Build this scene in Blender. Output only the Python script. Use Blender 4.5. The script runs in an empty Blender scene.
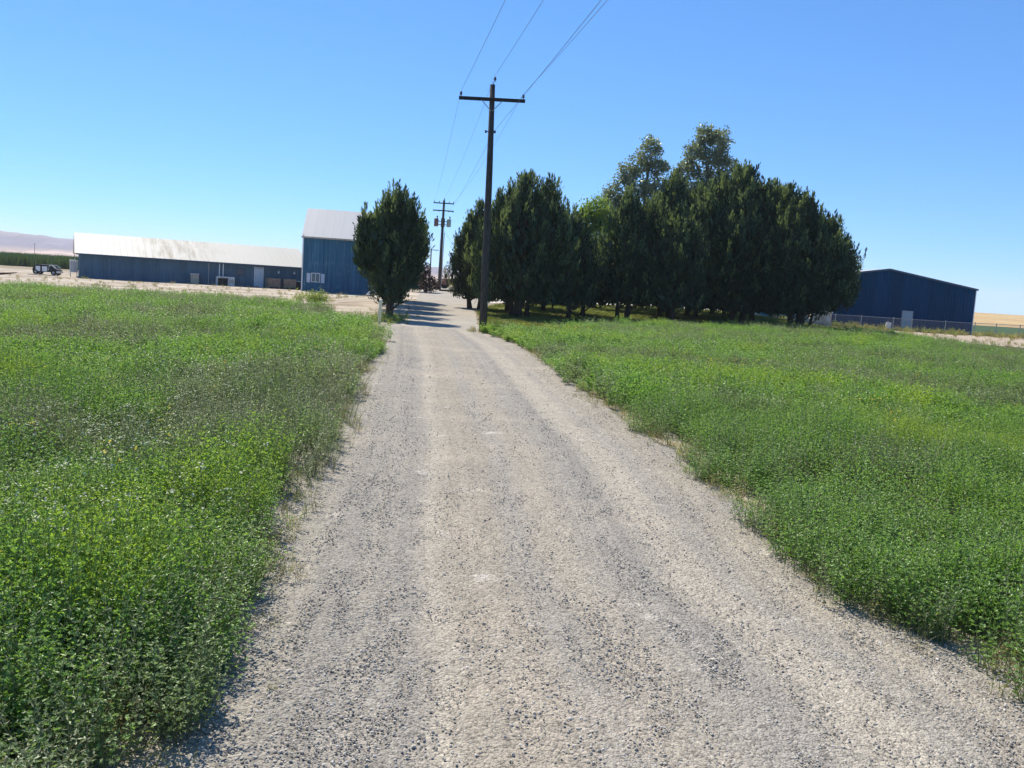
import bpy, math, random
import numpy as np
from mathutils import Vector, Matrix
R = math.radians
rng = np.random.default_rng(7)
scene = bpy.context.scene
COL = scene.collection

# ------------------------------------------------------------------ helpers
def ss(a, b, x):
    t = np.clip((np.asarray(x, float) - a) / (b - a), 0, 1)
    return t * t * (3 - 2 * t)

def gz(x, y):
    """height of the terrain: flat round the gravel road, a gentle rise under the drive and the trees"""
    x = np.asarray(x, float); y = np.asarray(y, float)
    a = .95 * ss(-15, -9.5, x) * (1 - ss(19, 29, x))
    z = a * ss(42, 100, y) * (1 - ss(170, 400, y))
    z = z + .04 * np.sin(x * .33 + 1.3) * np.sin(y * .27) * ss(38, 50, y) * (1 - ss(200, 300, y))
    z = z + 2.4 * ss(160, 520, y) * ss(80, 160, x)
    return z

def g1(x, y): return float(gz(x, y))

def tag(o, label=None, cat=None, group=None, kind=None):
    if label: o['label'] = label
    if cat: o['category'] = cat
    if group: o['group'] = group
    if kind: o['kind'] = kind
    return o

def empty(name, loc, rz=0.0, label=None, cat=None, group=None):
    o = bpy.data.objects.new(name, None)
    o.empty_display_size = .3
    o.location = loc; o.rotation_euler = (0, 0, rz)
    COL.objects.link(o)
    return tag(o, label, cat, group)

def link_mesh(name, me, mat=None, parent=None):
    o = bpy.data.objects.new(name, me)
    if mat is not None and len(me.materials) == 0: me.materials.append(mat)
    COL.objects.link(o)
    if parent: o.parent = parent
    return o

class MB:
    """collects verts and faces for ONE mesh object"""
    def __init__(s): s.v = []; s.f = []; s.m = []
    def add(s, vs, fs, mi=0):
        n = len(s.v); s.v += [tuple(map(float, v)) for v in vs]
        s.f += [tuple(n + i for i in f) for f in fs]; s.m += [mi] * len(fs); return s
    def box(s, c, size, rz=0, bev=0.0, ry=0, rx=0, mi=0):
        hx, hy, hz = size[0] / 2, size[1] / 2, size[2] / 2
        M = Matrix.Translation(c) @ Matrix.Rotation(rz, 4, 'Z') @ Matrix.Rotation(ry, 4, 'Y') @ Matrix.Rotation(rx, 4, 'X')
        if bev <= 0:
            vs = [M @ Vector((x * hx, y * hy, z * hz)) for z in (-1, 1) for x, y in ((-1, -1), (1, -1), (1, 1), (-1, 1))]
            fs = [(3, 2, 1, 0), (4, 5, 6, 7), (0, 1, 5, 4), (1, 2, 6, 5), (2, 3, 7, 6), (3, 0, 4, 7)]
            return s.add(vs, fs, mi)
        import bmesh
        bm = bmesh.new(); bmesh.ops.create_cube(bm, size=1)
        for v in bm.verts: v.co = Vector((v.co.x * size[0], v.co.y * size[1], v.co.z * size[2]))
        bmesh.ops.bevel(bm, geom=list(bm.edges), offset=bev, segments=2, affect='EDGES', profile=.5)
        bm.verts.index_update()
        s.add([M @ v.co for v in bm.verts], [[v.index for v in f.verts] for f in bm.faces], mi); bm.free(); return s
    def tube(s, pts, radii, n=8, cap=True, mi=0):
        pts = [Vector(p) for p in pts]
        if not hasattr(radii, '__len__'): radii = [radii] * len(pts)
        vs = []; fs = []
        for i, p in enumerate(pts):
            t = (pts[min(i + 1, len(pts) - 1)] - pts[max(i - 1, 0)]).normalized()
            ref = Vector((0, 0, 1)) if abs(t.z) < .9 else Vector((1, 0, 0))
            a = t.cross(ref).normalized(); b = t.cross(a)
            for k in range(n):
                q = 2 * math.pi * k / n
                vs.append(p + (a * math.cos(q) + b * math.sin(q)) * radii[i])
        for i in range(len(pts) - 1):
            for k in range(n):
                k2 = (k + 1) % n
                fs.append((i * n + k, i * n + k2, (i + 1) * n + k2, (i + 1) * n + k))
        if cap:
            fs.append(tuple(range(n - 1, -1, -1))); fs.append(tuple((len(pts) - 1) * n + k for k in range(n)))
        return s.add(vs, fs, mi)
    def prism(s, poly, axis_len, M, mi=0):
        """poly in local (x,z), extruded along local y from 0 to axis_len"""
        n = len(poly)
        vs = [M @ Vector((p[0], y, p[1])) for y in (0, axis_len) for p in poly]
        fs = [tuple(range(n)), tuple(range(2 * n - 1, n - 1, -1))] + [(i, i + n, (i + 1) % n + n, (i + 1) % n) for i in range(n)]
        return s.add(vs, fs, mi)
    def blob(s, c, r, rough=.15, seed=0, mi=0, sub=2):
        import bmesh
        bm = bmesh.new(); bmesh.ops.create_icosphere(bm, subdivisions=sub, radius=1)
        q = np.random.default_rng(seed)
        bm.verts.index_update()
        vs = [Vector((v.co.x * r[0], v.co.y * r[1], v.co.z * r[2])) * (1 + q.uniform(-rough, rough)) + Vector(c) for v in bm.verts]
        s.add(vs, [[v.index for v in f.verts] for f in bm.faces], mi); bm.free(); return s
    def build(s, name, mats, parent=None, smooth=False):
        me = bpy.data.meshes.new(name); me.from_pydata(s.v, [], s.f)
        for m in (mats if isinstance(mats, (list, tuple)) else [mats]): me.materials.append(m)
        me.polygons.foreach_set('material_index', s.m)
        if smooth: me.polygons.foreach_set('use_smooth', [True] * len(me.polygons))
        me.update()
        import bmesh
        bm = bmesh.new(); bm.from_mesh(me); bmesh.ops.recalc_face_normals(bm, faces=bm.faces); bm.to_mesh(me); bm.free()
        return link_mesh(name, me, None, parent)

# ------------------------------------------------------------------ materials
class NT:
    def __init__(s, name):
        s.mat = bpy.data.materials.new(name); s.mat.use_nodes = True
        s.t = s.mat.node_tree; s.t.nodes.clear()
        s.out = s.n('ShaderNodeOutputMaterial')
    def n(s, typ, **kw):
        nd = s.t.nodes.new(typ)
        for k, v in kw.items():
            if k.startswith('i_'):
                key = k[2:]; key = int(key) if key.isdigit() else key.replace('_', ' ')
                nd.inputs[key].default_value = v
            else: setattr(nd, k, v)
        return nd
    def l(s, a, b): s.t.links.new(a, b)
    def noise(s, vec, scale, detail=4, rough=.55, dim='3D'):
        nd = s.n('ShaderNodeTexNoise', noise_dimensions=dim); nd.inputs['Scale'].default_value = scale
        nd.inputs['Detail'].default_value = detail; nd.inputs['Roughness'].default_value = rough
        if vec is not None: s.l(vec, nd.inputs['Vector'])
        return nd.outputs['Fac']
    def vor(s, vec, scale, feature='F1', out='Distance'):
        nd = s.n('ShaderNodeTexVoronoi', feature=feature); nd.inputs['Scale'].default_value = scale
        if vec is not None: s.l(vec, nd.inputs['Vector'])
        return nd.outputs[out]
    def ramp(s, fac, stops, interp='LINEAR'):
        nd = s.n('ShaderNodeValToRGB'); cr = nd.color_ramp; cr.interpolation = interp
        while len(cr.elements) < len(stops): cr.elements.new(.5)
        for e, (p, c) in zip(cr.elements, stops):
            e.position = p; e.color = (c[0], c[1], c[2], 1) if hasattr(c, '__len__') else (c, c, c, 1)
        s.l(fac, nd.inputs['Fac']); return nd.outputs['Color']
    def mix(s, fac, a, b, mode='MIX'):
        nd = s.n('ShaderNodeMix', data_type='RGBA', blend_type=mode)
        for sock, val in ((nd.inputs[0], fac), (nd.inputs[6], a), (nd.inputs[7], b)):
            if hasattr(val, 'is_linked'): s.l(val, sock)
            elif hasattr(val, '__len__'): sock.default_value = (*val[:3], 1)
            else: sock.default_value = val
        return nd.outputs[2]
    def math(s, op, a, b=0.0):
        nd = s.n('ShaderNodeMath', operation=op)
        for i, val in enumerate((a, b)):
            if hasattr(val, 'is_linked'): s.l(val, nd.inputs[i])
            else: nd.inputs[i].default_value = val
        return nd.outputs[0]
    def pos(s): return s.n('ShaderNodeNewGeometry').outputs['Position']
    def objco(s): return s.n('ShaderNodeTexCoord').outputs['Object']
    def mapping(s, vec, scale=(1, 1, 1), rot=(0, 0, 0), loc=(0, 0, 0)):
        nd = s.n('ShaderNodeMapping'); nd.inputs['Scale'].default_value = scale
        nd.inputs['Rotation'].default_value = rot; nd.inputs['Location'].default_value = loc
        s.l(vec, nd.inputs['Vector']); return nd.outputs['Vector']
    def bump(s, h, strength=.5, dist=.02, normal=None):
        nd = s.n('ShaderNodeBump'); nd.inputs['Strength'].default_value = strength; nd.inputs['Distance'].default_value = dist
        s.l(h, nd.inputs['Height'])
        if normal is not None: s.l(normal, nd.inputs['Normal'])
        return nd.outputs['Normal']
    def principled(s, col, rough=.8, metal=0.0, spec=.3, normal=None):
        b = s.n('ShaderNodeBsdfPrincipled')
        for key, val in (('Base Color', col), ('Roughness', rough), ('Metallic', metal), ('Specular IOR Level', spec)):
            if hasattr(val, 'is_linked'): s.l(val, b.inputs[key])
            elif hasattr(val, '__len__'): b.inputs[key].default_value = (*val[:3], 1)
            else: b.inputs[key].default_value = val
        if normal is not None: s.l(normal, b.inputs['Normal'])
        s.l(b.outputs[0], s.out.inputs['Surface']); return s.mat

def worn(name, col, rough=.6, var=.25, scale=3.0, metal=0.0, spec=.3, dirt=None, dirt_amt=.4):
    """painted / weathered surface: two noises of tone and optional dirt patches"""
    t = NT(name); p = t.objco()
    n1 = t.noise(p, scale, 5, .6)
    c = t.mix(t.ramp(n1, [(.3, 0), (.7, 1)]), [x * (1 - var) for x in col], [min(1, x * (1 + var)) for x in col])
    if dirt:
        n2 = t.noise(t.mapping(p, (1, 1, .25)), scale * 1.7, 6, .65)
        c = t.mix(t.ramp(n2, [(.5, 0), (.66, dirt_amt)]), c, dirt)
    return t.principled(c, rough, metal, spec, t.bump(n1, .15, .01))

def leaf_mat(name, base, alt, dry=None, transl=.4, gloss=.06, patch=.35, use_tint=True, tcol=1.40):
    t = NT(name); p = t.pos()
    oi = t.n('ShaderNodeObjectInfo').outputs['Random']
    n1 = t.noise(p, patch, 4, .6)
    n2 = t.noise(p, 34.0, 2, .6)
    c = t.mix(t.ramp(n1, [(.36, 0), (.64, 1)]), base, alt)
    c = t.mix(t.math('MULTIPLY', oi, .28), c, [x * .62 for x in base])
    c = t.mix(t.ramp(n2, [(.42, 0), (.62, .75)]), c, [alt[0] * 1.5, alt[1] * 1.25, alt[2] * 1.6])
    c = t.mix(t.ramp(n2, [(.30, .35), (.42, 0)]), c, [base[0] * .55, base[1] * .6, base[2] * .8])
    if dry and use_tint:
        at = t.n('ShaderNodeAttribute', attribute_type='INSTANCER', attribute_name='tint').outputs['Fac']
        c = t.mix(t.ramp(at, [(0, .9), (.45, 0)]), c, dry)
        c = t.mix(t.ramp(at, [(.6, 0), (1, .75)]), c, (.30, .40, .05))
    d = t.n('ShaderNodeBsdfDiffuse'); t.l(c, d.inputs['Color'])
    tr = t.n('ShaderNodeBsdfTranslucent'); t.l(t.mix(1.0, c, (tcol, tcol, tcol * .55), 'MULTIPLY'), tr.inputs['Color'])
    m1 = t.n('ShaderNodeMixShader'); m1.inputs[0].default_value = transl
    t.l(d.outputs[0], m1.inputs[1]); t.l(tr.outputs[0], m1.inputs[2])
    gl = t.n('ShaderNodeBsdfGlossy'); gl.inputs['Roughness'].default_value = .46; gl.inputs['Color'].default_value = (.8, .9, .75, 1)
    m2 = t.n('ShaderNodeMixShader'); m2.inputs[0].default_value = gloss
    t.l(m1.outputs[0], m2.inputs[1]); t.l(gl.outputs[0], m2.inputs[2])
    t.l(m2.outputs[0], t.out.inputs['Surface'])
    return t.mat

M = {}
M['alfalfa'] = leaf_mat('alfalfa_leaf', (.128, .262, .052), (.175, .330, .062), dry=(.195, .260, .125), transl=.52, gloss=.045)
M['stalk'] = leaf_mat('alfalfa_stalk', (.10, .15, .055), (.13, .18, .06), dry=(.17, .16, .10), transl=.15, gloss=.04)
M['grey_weed'] = leaf_mat('grey_green_weed_leaf', (.105, .155, .072), (.138, .188, .086), dry=(.18, .20, .12), transl=.45, gloss=.05, patch=.5)
M['weed'] = leaf_mat('weed_leaf', (.14, .19, .055), (.22, .25, .075), dry=(.36, .28, .14), transl=.35, gloss=.05)
M['corn'] = leaf_mat('corn_leaf', (.040, .085, .022), (.055, .105, .030), transl=.3, use_tint=False)
M['turf'] = leaf_mat('turf_blade', (.10, .13, .025), (.15, .18, .035), dry=(.26, .20, .09), transl=.35, gloss=.04, patch=.2)
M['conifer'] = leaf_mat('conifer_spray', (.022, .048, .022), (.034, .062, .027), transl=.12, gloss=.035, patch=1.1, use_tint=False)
M['conifer_sun'] = leaf_mat('conifer_spray_sunlit', (.10, .16, .062), (.15, .20, .08), transl=.42, gloss=.03, patch=1.1, use_tint=False)  # lit copy of the conifer spray: sunlight put into its colour
M['broad'] = leaf_mat('poplar_leaf', (.115, .160, .085), (.165, .205, .115), transl=.42, gloss=.10, patch=.8, use_tint=False)
M['bright'] = leaf_mat('bright_leaf', (.12, .21, .035), (.18, .27, .05), transl=.55, gloss=.05, patch=.8, use_tint=False)
M['purple'] = leaf_mat('purple_leaf', (.030, .014, .016), (.050, .024, .022), transl=.2, gloss=.04, patch=1.0, use_tint=False)
M['white_petal'] = worn('white_petal', (.55, .56, .38), .9, .15)
M['yellow_petal'] = worn('yellow_petal', (.70, .55, .04), .8, .15)

def bark(name, a, b):
    t = NT(name); p = t.objco()
    n1 = t.noise(t.mapping(p, (9, 9, 1.6)), 1.5, 6, .7)
    return t.principled(t.ramp(n1, [(.3, a), (.7, b)]), .9, 0, .1, t.bump(n1, .8, .03))
M['bark'] = bark('brown_bark', (.035, .026, .020), (.12, .09, .07))
M['pale_bark'] = bark('grey_bark', (.10, .09, .08), (.26, .24, .21))
M['pole_wood'] = bark('creosote_wood', (.040, .036, .033), (.105, .094, .082))
M['crossarm'] = bark('crossarm_wood', (.022, .020, .020), (.055, .048, .044))
M['wire'] = worn('dark_wire', (.16, .17, .18), .5, .1)
M['porcelain'] = worn('brown_porcelain', (.05, .04, .045), .25, .1, spec=.6)
M['galv'] = worn('galvanised_steel', (.36, .37, .37), .45, .15, 6, metal=.5)
M['rust_can'] = worn('rusty_can', (.20, .11, .10), .6, .25, 4)
M['green_can'] = worn('grey_green_can', (.28, .36, .33), .5, .12, 4)

# --- road gravel: bands of colour along the road (UV.x runs across, UV.y along in metres)
def road_material():
    t = NT('gravel_surface'); p = t.pos()
    uv = t.n('ShaderNodeUVMap', uv_map='UVMap').outputs['UV']
    sep = t.n('ShaderNodeSeparateXYZ'); t.l(uv, sep.inputs[0])
    wob = t.noise(t.mapping(uv, (2.2, .16, 1)), 1.0, 4, .6)
    u = t.math('ADD', sep.outputs[0], t.math('MULTIPLY', t.math('SUBTRACT', wob, .5), .05))
    grey = (.30, .28, .245); tan = (.345, .295, .225); pale = (.45, .40, .32); dk = (.245, .23, .205)
    band = t.ramp(u, [(0, tan), (.07, pale), (.13, grey), (.21, dk), (.30, dk), (.335, pale), (.36, tan), (.43, tan), (.47, grey), (.52, tan), (.60, grey), (.655, dk), (.69, pale), (.735, pale), (.77, grey), (.84, tan), (.92, dk), (1, tan)])
    streak = t.noise(t.mapping(uv, (34, .03, 1)), 1.0, 5, .7)
    band = t.mix(.42, band, (.335, .30, .25))
    c = t.mix(t.ramp(streak, [(.42, .0), (.66, .5)]), band, pale)
    blot = t.noise(p, .9, 5, .65)
    c = t.mix(t.ramp(blot, [(.35, .28), (.6, 0)]), c, dk)
    blot2 = t.noise(p, .35, 4, .6)
    c = t.mix(t.ramp(blot2, [(.52, 0), (.72, .6)]), c, (.45, .385, .305))
    c = t.mix(t.ramp(t.noise(p, 2.6, 4, .6), [(.63, 0), (.72, .75)]), c, (.55, .50, .43))
    # stones: colour cells at three sizes
    v1 = t.vor(p, 95, out='Color'); v2 = t.vor(p, 48, out='Color'); v3 = t.vor(p, 13, out='Color')
    def lum(v): 
        s = t.n('ShaderNodeSeparateColor'); t.l(v, s.inputs[0]); return s.outputs[0]
    tone = t.math('ADD', t.math('MULTIPLY', lum(v1), .5), t.math('ADD', t.math('MULTIPLY', lum(v2), .40), t.math('MULTIPLY', lum(v3), .10)))
    c = t.mix(1.0, c, t.ramp(tone, [(.12, .42), (.36, .85), (.52, 1.03), (.72, 1.2), (.9, 1.42)]), 'MULTIPLY')
    d1 = t.vor(p, 95); d2 = t.vor(p, 48); d3 = t.vor(p, 13)
    h = t.math('ADD', t.math('MULTIPLY', d1, -.5), t.math('ADD', t.math('MULTIPLY', d2, -.7), t.math('MULTIPLY', d3, -.12)))
    h = t.math('ADD', h, t.math('MULTIPLY', t.noise(p, 120, 3, .7), .5))
    b = t.bump(h, .8, .016)
    b = t.bump(t.noise(t.mapping(uv, (9, .25, 1)), 1.0, 4, .6), .35, .05, b)
    return t.principled(c, .92, 0, .15, b)
M['road'] = road_material()

def stone_material():
    t = NT('gravel_stone')
    oi = t.n('ShaderNodeObjectInfo').outputs['Random']
    c = t.ramp(oi, [(0, (.15, .135, .115)), (.08, (.27, .25, .215)), (.3, (.36, .335, .295)), (.6, (.45, .41, .35)), (.85, (.55, .50, .43)), (1, (.70, .66, .59))])
    n = t.noise(t.objco(), 2.0, 4, .6)
    c = t.mix(t.ramp(n, [(.3, .0), (.7, .35)]), c, (.42, .38, .32))
    return t.principled(c, .9, 0, .2)
M['stone'] = stone_material()

def soil(name, a, b, c3, s1=.25, s2=1.6, fine=22, bumpd=.05):
    t = NT(name); p = t.pos()
    n1 = t.noise(p, s1, 6, .62); n2 = t.noise(p, s2, 6, .65); n3 = t.noise(p, fine, 4, .7)
    c = t.mix(t.ramp(n1, [(.38, 0), (.62, 1)]), a, b)
    c = t.mix(t.ramp(n2, [(.48, 0), (.66, .9)]), c, c3)
    c = t.mix(1.0, c, t.ramp(n3, [(.25, .7), (.5, 1.0), (.8, 1.25)]), 'MULTIPLY')
    return t.principled(c, .95, 0, .1, t.bump(t.math('ADD', n2, t.math('MULTIPLY', n3, .4)), .7, bumpd))
M['ground'] = soil('dry_earth', (.27, .215, .155), (.33, .27, .195), (.21, .19, .11), .05, .6)
M['field_soil'] = soil('field_soil', (.085, .085, .045), (.11, .10, .06), (.07, .085, .035), .5, 3)
M['yard'] = soil('pale_yard_dirt', (.34, .275, .205), (.56, .49, .395), (.21, .165, .12), .22, .40, 5, .12)
M['dirt'] = soil('bare_dirt', (.40, .32, .25), (.46, .38, .30), (.31, .26, .16), .3, 1.4)
M['drive'] = soil('drive_surface', (.35, .315, .265), (.40, .36, .30), (.30, .275, .24), .3, 1.8, 30, .02)
M['apron'] = soil('pale_apron', (.60, .56, .50), (.68, .64, .58), (.50, .46, .40), .3, 1.8, 30, .01)
M['lawn'] = soil('lawn_soil', (.10, .12, .03), (.14, .16, .04), (.12, .12, .04), .35, 1.6, 30, .04)
M['gold'] = soil('golden_stubble', (.44, .31, .155), (.52, .385, .20), (.34, .22, .10), .02, .09, .6, .4)
M['greenfar'] = soil('far_green_crop', (.06, .11, .045), (.08, .13, .05), (.05, .10, .045), .05, .3, 3, .2)
M['sand_edge'] = soil('sandy_shoulder', (.46, .38, .29), (.42, .37, .31), (.40, .30, .18), .6, 3, 40, .03)

def hill_material():
    t = NT('hazed_bare_hill'); p = t.pos()
    n1 = t.noise(t.mapping(p, (.006, .0015, .006)), 1.0, 6, .65)
    sep = t.n('ShaderNodeSeparateXYZ'); t.l(p, sep.inputs[0])
    hz = t.ramp(t.math('MULTIPLY', sep.outputs[2], 1 / 90), [(0, (.42, .30, .22)), (.16, (.40, .29, .23)), (.28, (.15, .125, .175)), (.62, (.155, .13, .18)), (.8, (.29, .25, .23)), (1, (.31, .27, .23))])  # lilac middle band puts distance haze into the slope colour
    c = t.mix(1.0, hz, t.ramp(n1, [(.3, .6), (.5, 1.0), (.7, 1.7)]), 'MULTIPLY')
    return t.principled(c, 1.0, 0, .0)
M['hill'] = hill_material()

# --- metal buildings
def sheet_metal(name, col, streak, rough=.5, amt=.4, tone=.16):
    t = NT(name); p = t.objco()
    panel = t.noise(t.mapping(p, (1.1, 1.1, .05)), 1.0, 3, .6)
    fine = t.noise(t.mapping(p, (7, 7, .35)), 1.0, 5, .65)
    c = t.mix(t.ramp(panel, [(.35, 0), (.65, 1)]), [x * (1 - tone) for x in col], [x * (1 + tone) for x in col])
    c = t.mix(t.ramp(fine, [(.52, 0), (.72, amt)]), c, streak)
    low = t.noise(p, .9, 5, .6)
    c = t.mix(t.ramp(low, [(.55, 0), (.75, amt * .8)]), c, streak)
    return t.principled(c, rough, 0, .05)
M['barn_wall'] = sheet_metal('faded_blue_sheet', (.030, .130, .215), (.17, .28, .34), .6, .75)
M['shed_wall'] = sheet_metal('dull_blue_wall', (.085, .155, .210), (.15, .21, .24), .7, .35)
M['hall_wall'] = sheet_metal('deep_blue_sheet', (.001, .050, .118), (.006, .068, .140), .9, .3, .16)
M['white_trim'] = worn('white_trim', (.74, .75, .75), .5, .06)
M['dark_trim'] = worn('dark_blue_trim', (.05, .09, .14), .5, .1)
def roof_material(name, base, stain, lo=.5, hi=.66, amt=.6):
    t = NT(name); p = t.objco()
    st = t.noise(t.mapping(p, (2.2, .25, .2)), 1.0, 6, .7)
    zx = t.n('ShaderNodeSeparateXYZ'); t.l(p, zx.inputs[0]); zone = t.math('ADD', t.math('MULTIPLY', t.noise(p, .5, 3, .6), .25), t.math('SUBTRACT', .52, t.math('MULTIPLY', t.math('ABSOLUTE', t.math('SUBTRACT', zx.outputs[0], 9.0)), .036)))
    f = t.math('MULTIPLY', t.ramp(st, [(lo, 0), (hi, 1)]), t.ramp(zone, [(.46, 0), (.62, amt)]))
    c = t.mix(f, base, stain)
    c = t.mix(t.ramp(t.noise(t.mapping(p, (.9, .05, .05)), 1.0, 3, .6), [(.35, .0), (.65, .35)]), c, [x * .86 for x in base])
    return t.principled(c, .6, 0, .25)
M['shed_roof'] = roof_material('white_stained_roof', (.46, .445, .40), (.16, .125, .085), lo=.42, hi=.62, amt=1.0)
M['barn_roof'] = roof_material('pale_metal_roof', (.44, .445, .455), (.33, .33, .34), amt=.4)
M['hall_roof'] = roof_material('grey_metal_roof', (.42, .45, .48), (.35, .36, .37), amt=.3)
M['white_paint'] = worn('dirty_white_paint', (.70, .70, .68), .6, .1, 2, dirt=(.36, .33, .29), dirt_amt=.6)
M['pale_door'] = worn('pale_blue_door', (.50, .58, .66), .5, .08, 1.5)
M['grey_door'] = worn('grey_door', (.42, .45, .45), .5, .06, 1.5)
M['beige'] = worn('beige_board', (.45, .40, .32), .8, .15, 3, dirt=(.25, .20, .15))
M['bin_wood'] = worn('weathered_bin_wood', (.24, .19, .155), .85, .3, 4, dirt=(.11, .085, .07))
M['grey_wood'] = worn('grey_timber', (.30, .26, .21), .9, .25, 5)
M['cream'] = worn('cream_post_paint', (.85, .76, .50), .7, .1, 4, dirt=(.45, .34, .2))
M['black'] = worn('black_plastic', (.018, .018, .02), .5, .2, 4)
M['rubber'] = worn('black_rubber', (.02, .02, .02), .85, .2, 8)
M['dark'] = worn('dark_opening', (.02, .022, .026), .6, .2)
M['rust'] = worn('rust_red_paint', (.24, .10, .07), .8, .3, 2, dirt=(.33, .22, .17), dirt_amt=.7)
M['boulder'] = worn('tan_rock', (.36, .29, .19), .95, .25, 2)
M['glass'] = worn('window_glass', (.10, .13, .16), .12, .1, 2, spec=.7)
M['house_white'] = worn('white_siding', (.78, .78, .77), .6, .05, 2)
M['shingle'] = worn('grey_shingles', (.20, .20, .20), .9, .2, 5)
def chain_link():
    t = NT('chain_link_mesh'); p = t.objco()
    a = t.n('ShaderNodeTexWave', wave_type='BANDS', bands_direction='DIAGONAL'); a.inputs['Scale'].default_value = 5; t.l(p, a.inputs['Vector'])
    b = t.n('ShaderNodeTexWave', wave_type='BANDS', bands_direction='DIAGONAL'); b.inputs['Scale'].default_value = 5; t.l(t.mapping(p, (-1, 1, 1)), b.inputs['Vector'])
    f = t.ramp(t.math('MAXIMUM', a.outputs['Fac'], b.outputs['Fac']), [(.93, 0), (.97, .8)])
    pr = t.n('ShaderNodeBsdfPrincipled'); pr.inputs['Base Color'].default_value = (.22, .23, .24, 1); pr.inputs['Roughness'].default_value = .5
    tr = t.n('ShaderNodeBsdfTransparent'); m = t.n('ShaderNodeMixShader')
    t.l(f, m.inputs[0]); t.l(tr.outputs[0], m.inputs[1]); t.l(pr.outputs[0], m.inputs[2]); t.l(m.outputs[0], t.out.inputs['Surface'])
    return t.mat
M['mesh'] = chain_link()

# ------------------------------------------------------------------ setting: terrain sheets
def terrain_grid():
    xs = np.concatenate([-np.geomspace(60, 4200, 26)[::-1], np.arange(-58, 60, 2.0), np.geomspace(60, 4200, 30)])
    ys = np.concatenate([-np.geomspace(10, 600, 10)[::-1], np.arange(-8, 170, 2.0), np.geomspace(172, 5200, 40)])
    X, Y = np.meshgrid(xs, ys); Z = gz(X, Y)
    v = np.stack([X, Y, Z], -1).reshape(-1, 3)
    nx = len(xs); f = []
    for j in range(len(ys) - 1):
        for i in range(nx - 1):
            a = j * nx + i; f.append((a, a + 1, a + nx + 1, a + nx))
    me = bpy.data.meshes.new('ground'); me.from_pydata(v.tolist(), [], f)
    me.polygons.foreach_set('use_smooth', [True] * len(f))
    tag(link_mesh('ground', me, M['ground']), 'dry earth ground reaching to the horizon', 'ground', kind='structure')
terrain_grid()

def resample(pts, n):
    pts = np.array(pts, float); s = np.concatenate([[0], np.cumsum(np.linalg.norm(np.diff(pts, axis=0), axis=1))])
    q = np.linspace(0, s[-1], n); return np.stack([np.interp(q, s, pts[:, 0]), np.interp(q, s, pts[:, 1])], -1)

def sheet(name, L, Rr, na, nb, dz, mat, label, cat, edge=0.0, prof=None, byY=False):
    """ruled ground sheet between two polylines, draped on the terrain"""
    if byY:
        L = np.array(L); Rr = np.array(Rr); yy = np.linspace(0, 1, na) ** 1.8
        ya = L[0, 1] + yy * (L[-1, 1] - L[0, 1])
        A = np.stack([np.interp(ya, L[:, 1], L[:, 0]), ya], -1); B = np.stack([np.interp(ya, Rr[:, 1], Rr[:, 0]), ya], -1)
    else: A = resample(L, na); B = resample(Rr, na)
    q = np.random.default_rng(len(name)); 
    if edge:
        A += q.normal(0, edge, A.shape); B += q.normal(0, edge, B.shape)
    tt = np.linspace(0, 1, nb)
    P = A[:, None, :] * (1 - tt[None, :, None]) + B[:, None, :] * tt[None, :, None]
    Z = gz(P[..., 0], P[..., 1]) + dz
    if prof is not None: Z = Z + prof(tt)[None, :] + .008 * q.normal(0, 1, Z.shape) * (tt * (1 - tt) * 4)[None, :]
    v = np.concatenate([P, Z[..., None]], -1).reshape(-1, 3)
    f = [(j * nb + i, j * nb + i + 1, (j + 1) * nb + i + 1, (j + 1) * nb + i) for j in range(na - 1) for i in range(nb - 1)]
    me = bpy.data.meshes.new(name); me.from_pydata(v.tolist(), [], f)
    uv = me.uv_layers.new(name='UVMap'); s = P[..., 1].reshape(-1); u = np.tile(tt, na)
    li = np.empty(len(me.loops), np.int32); me.loops.foreach_get('vertex_index', li)
    uv.data.foreach_set('uv', np.stack([u[li], s[li]], -1).ravel())
    me.polygons.foreach_set('use_smooth', [True] * len(f)); me.update()
    return tag(link_mesh(name, me, mat), label, cat, kind='structure')

# edges of the gravel road in metres (x, y)
ROAD_L = [(-1.25, -8), (-1.45, 0), (-1.60, 3.5), (-1.68, 5.5), (-1.78, 6.6), (-2.05, 8.5), (-2.28, 11.2), (-2.80, 14.9), (-3.50, 21), (-4.35, 28), (-4.95, 33), (-5.3, 38)]
ROAD_R = [(3.6, -8), (3.25, 0), (3.05, 4.4), (2.75, 5.4), (2.45, 6.2), (2.40, 8.5), (2.30, 11), (2.0, 13.7), (1.68, 17), (1.02, 24), (.20, 30.5), (-1.0, 36.2), (-1.4, 38)]
RL = np.array(ROAD_L); RR = np.array(ROAD_R)
def road_l(y): return np.interp(y, RL[:, 1], RL[:, 0])
def road_r(y): return np.interp(y, RR[:, 1], RR[:, 0])
def rut(t):
    return .035 * np.sin(np.pi * t) - .022 * np.exp(-((t - .30) / .07) ** 2) - .022 * np.exp(-((t - .68) / .08) ** 2) + .02 * np.exp(-((t - .89) / .05) ** 2) + .015 * np.exp(-((t - .20) / .04) ** 2)
sheet('gravel_road', [(x - .45, y) for x, y in ROAD_L], [(x + .40, y) for x, y in ROAD_R], 160, 60, .030, M['road'], 'grey gravel farm road running between the two green fields', 'road', prof=rut, byY=True)
sheet('driveway', [(-5.3, 35), (-5.7, 45), (-7.6, 68), (-9.5, 88), (-12.5, 110), (-15, 132)], [(-1.3, 35), (-1.9, 45), (-2.6, 58), (-2.4, 66), (-3.0, 88), (-4.8, 110), (-6, 132)], 60, 24, .022, M['drive'], 'tan farm driveway leading on past the power pole', 'driveway', .05)
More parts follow.
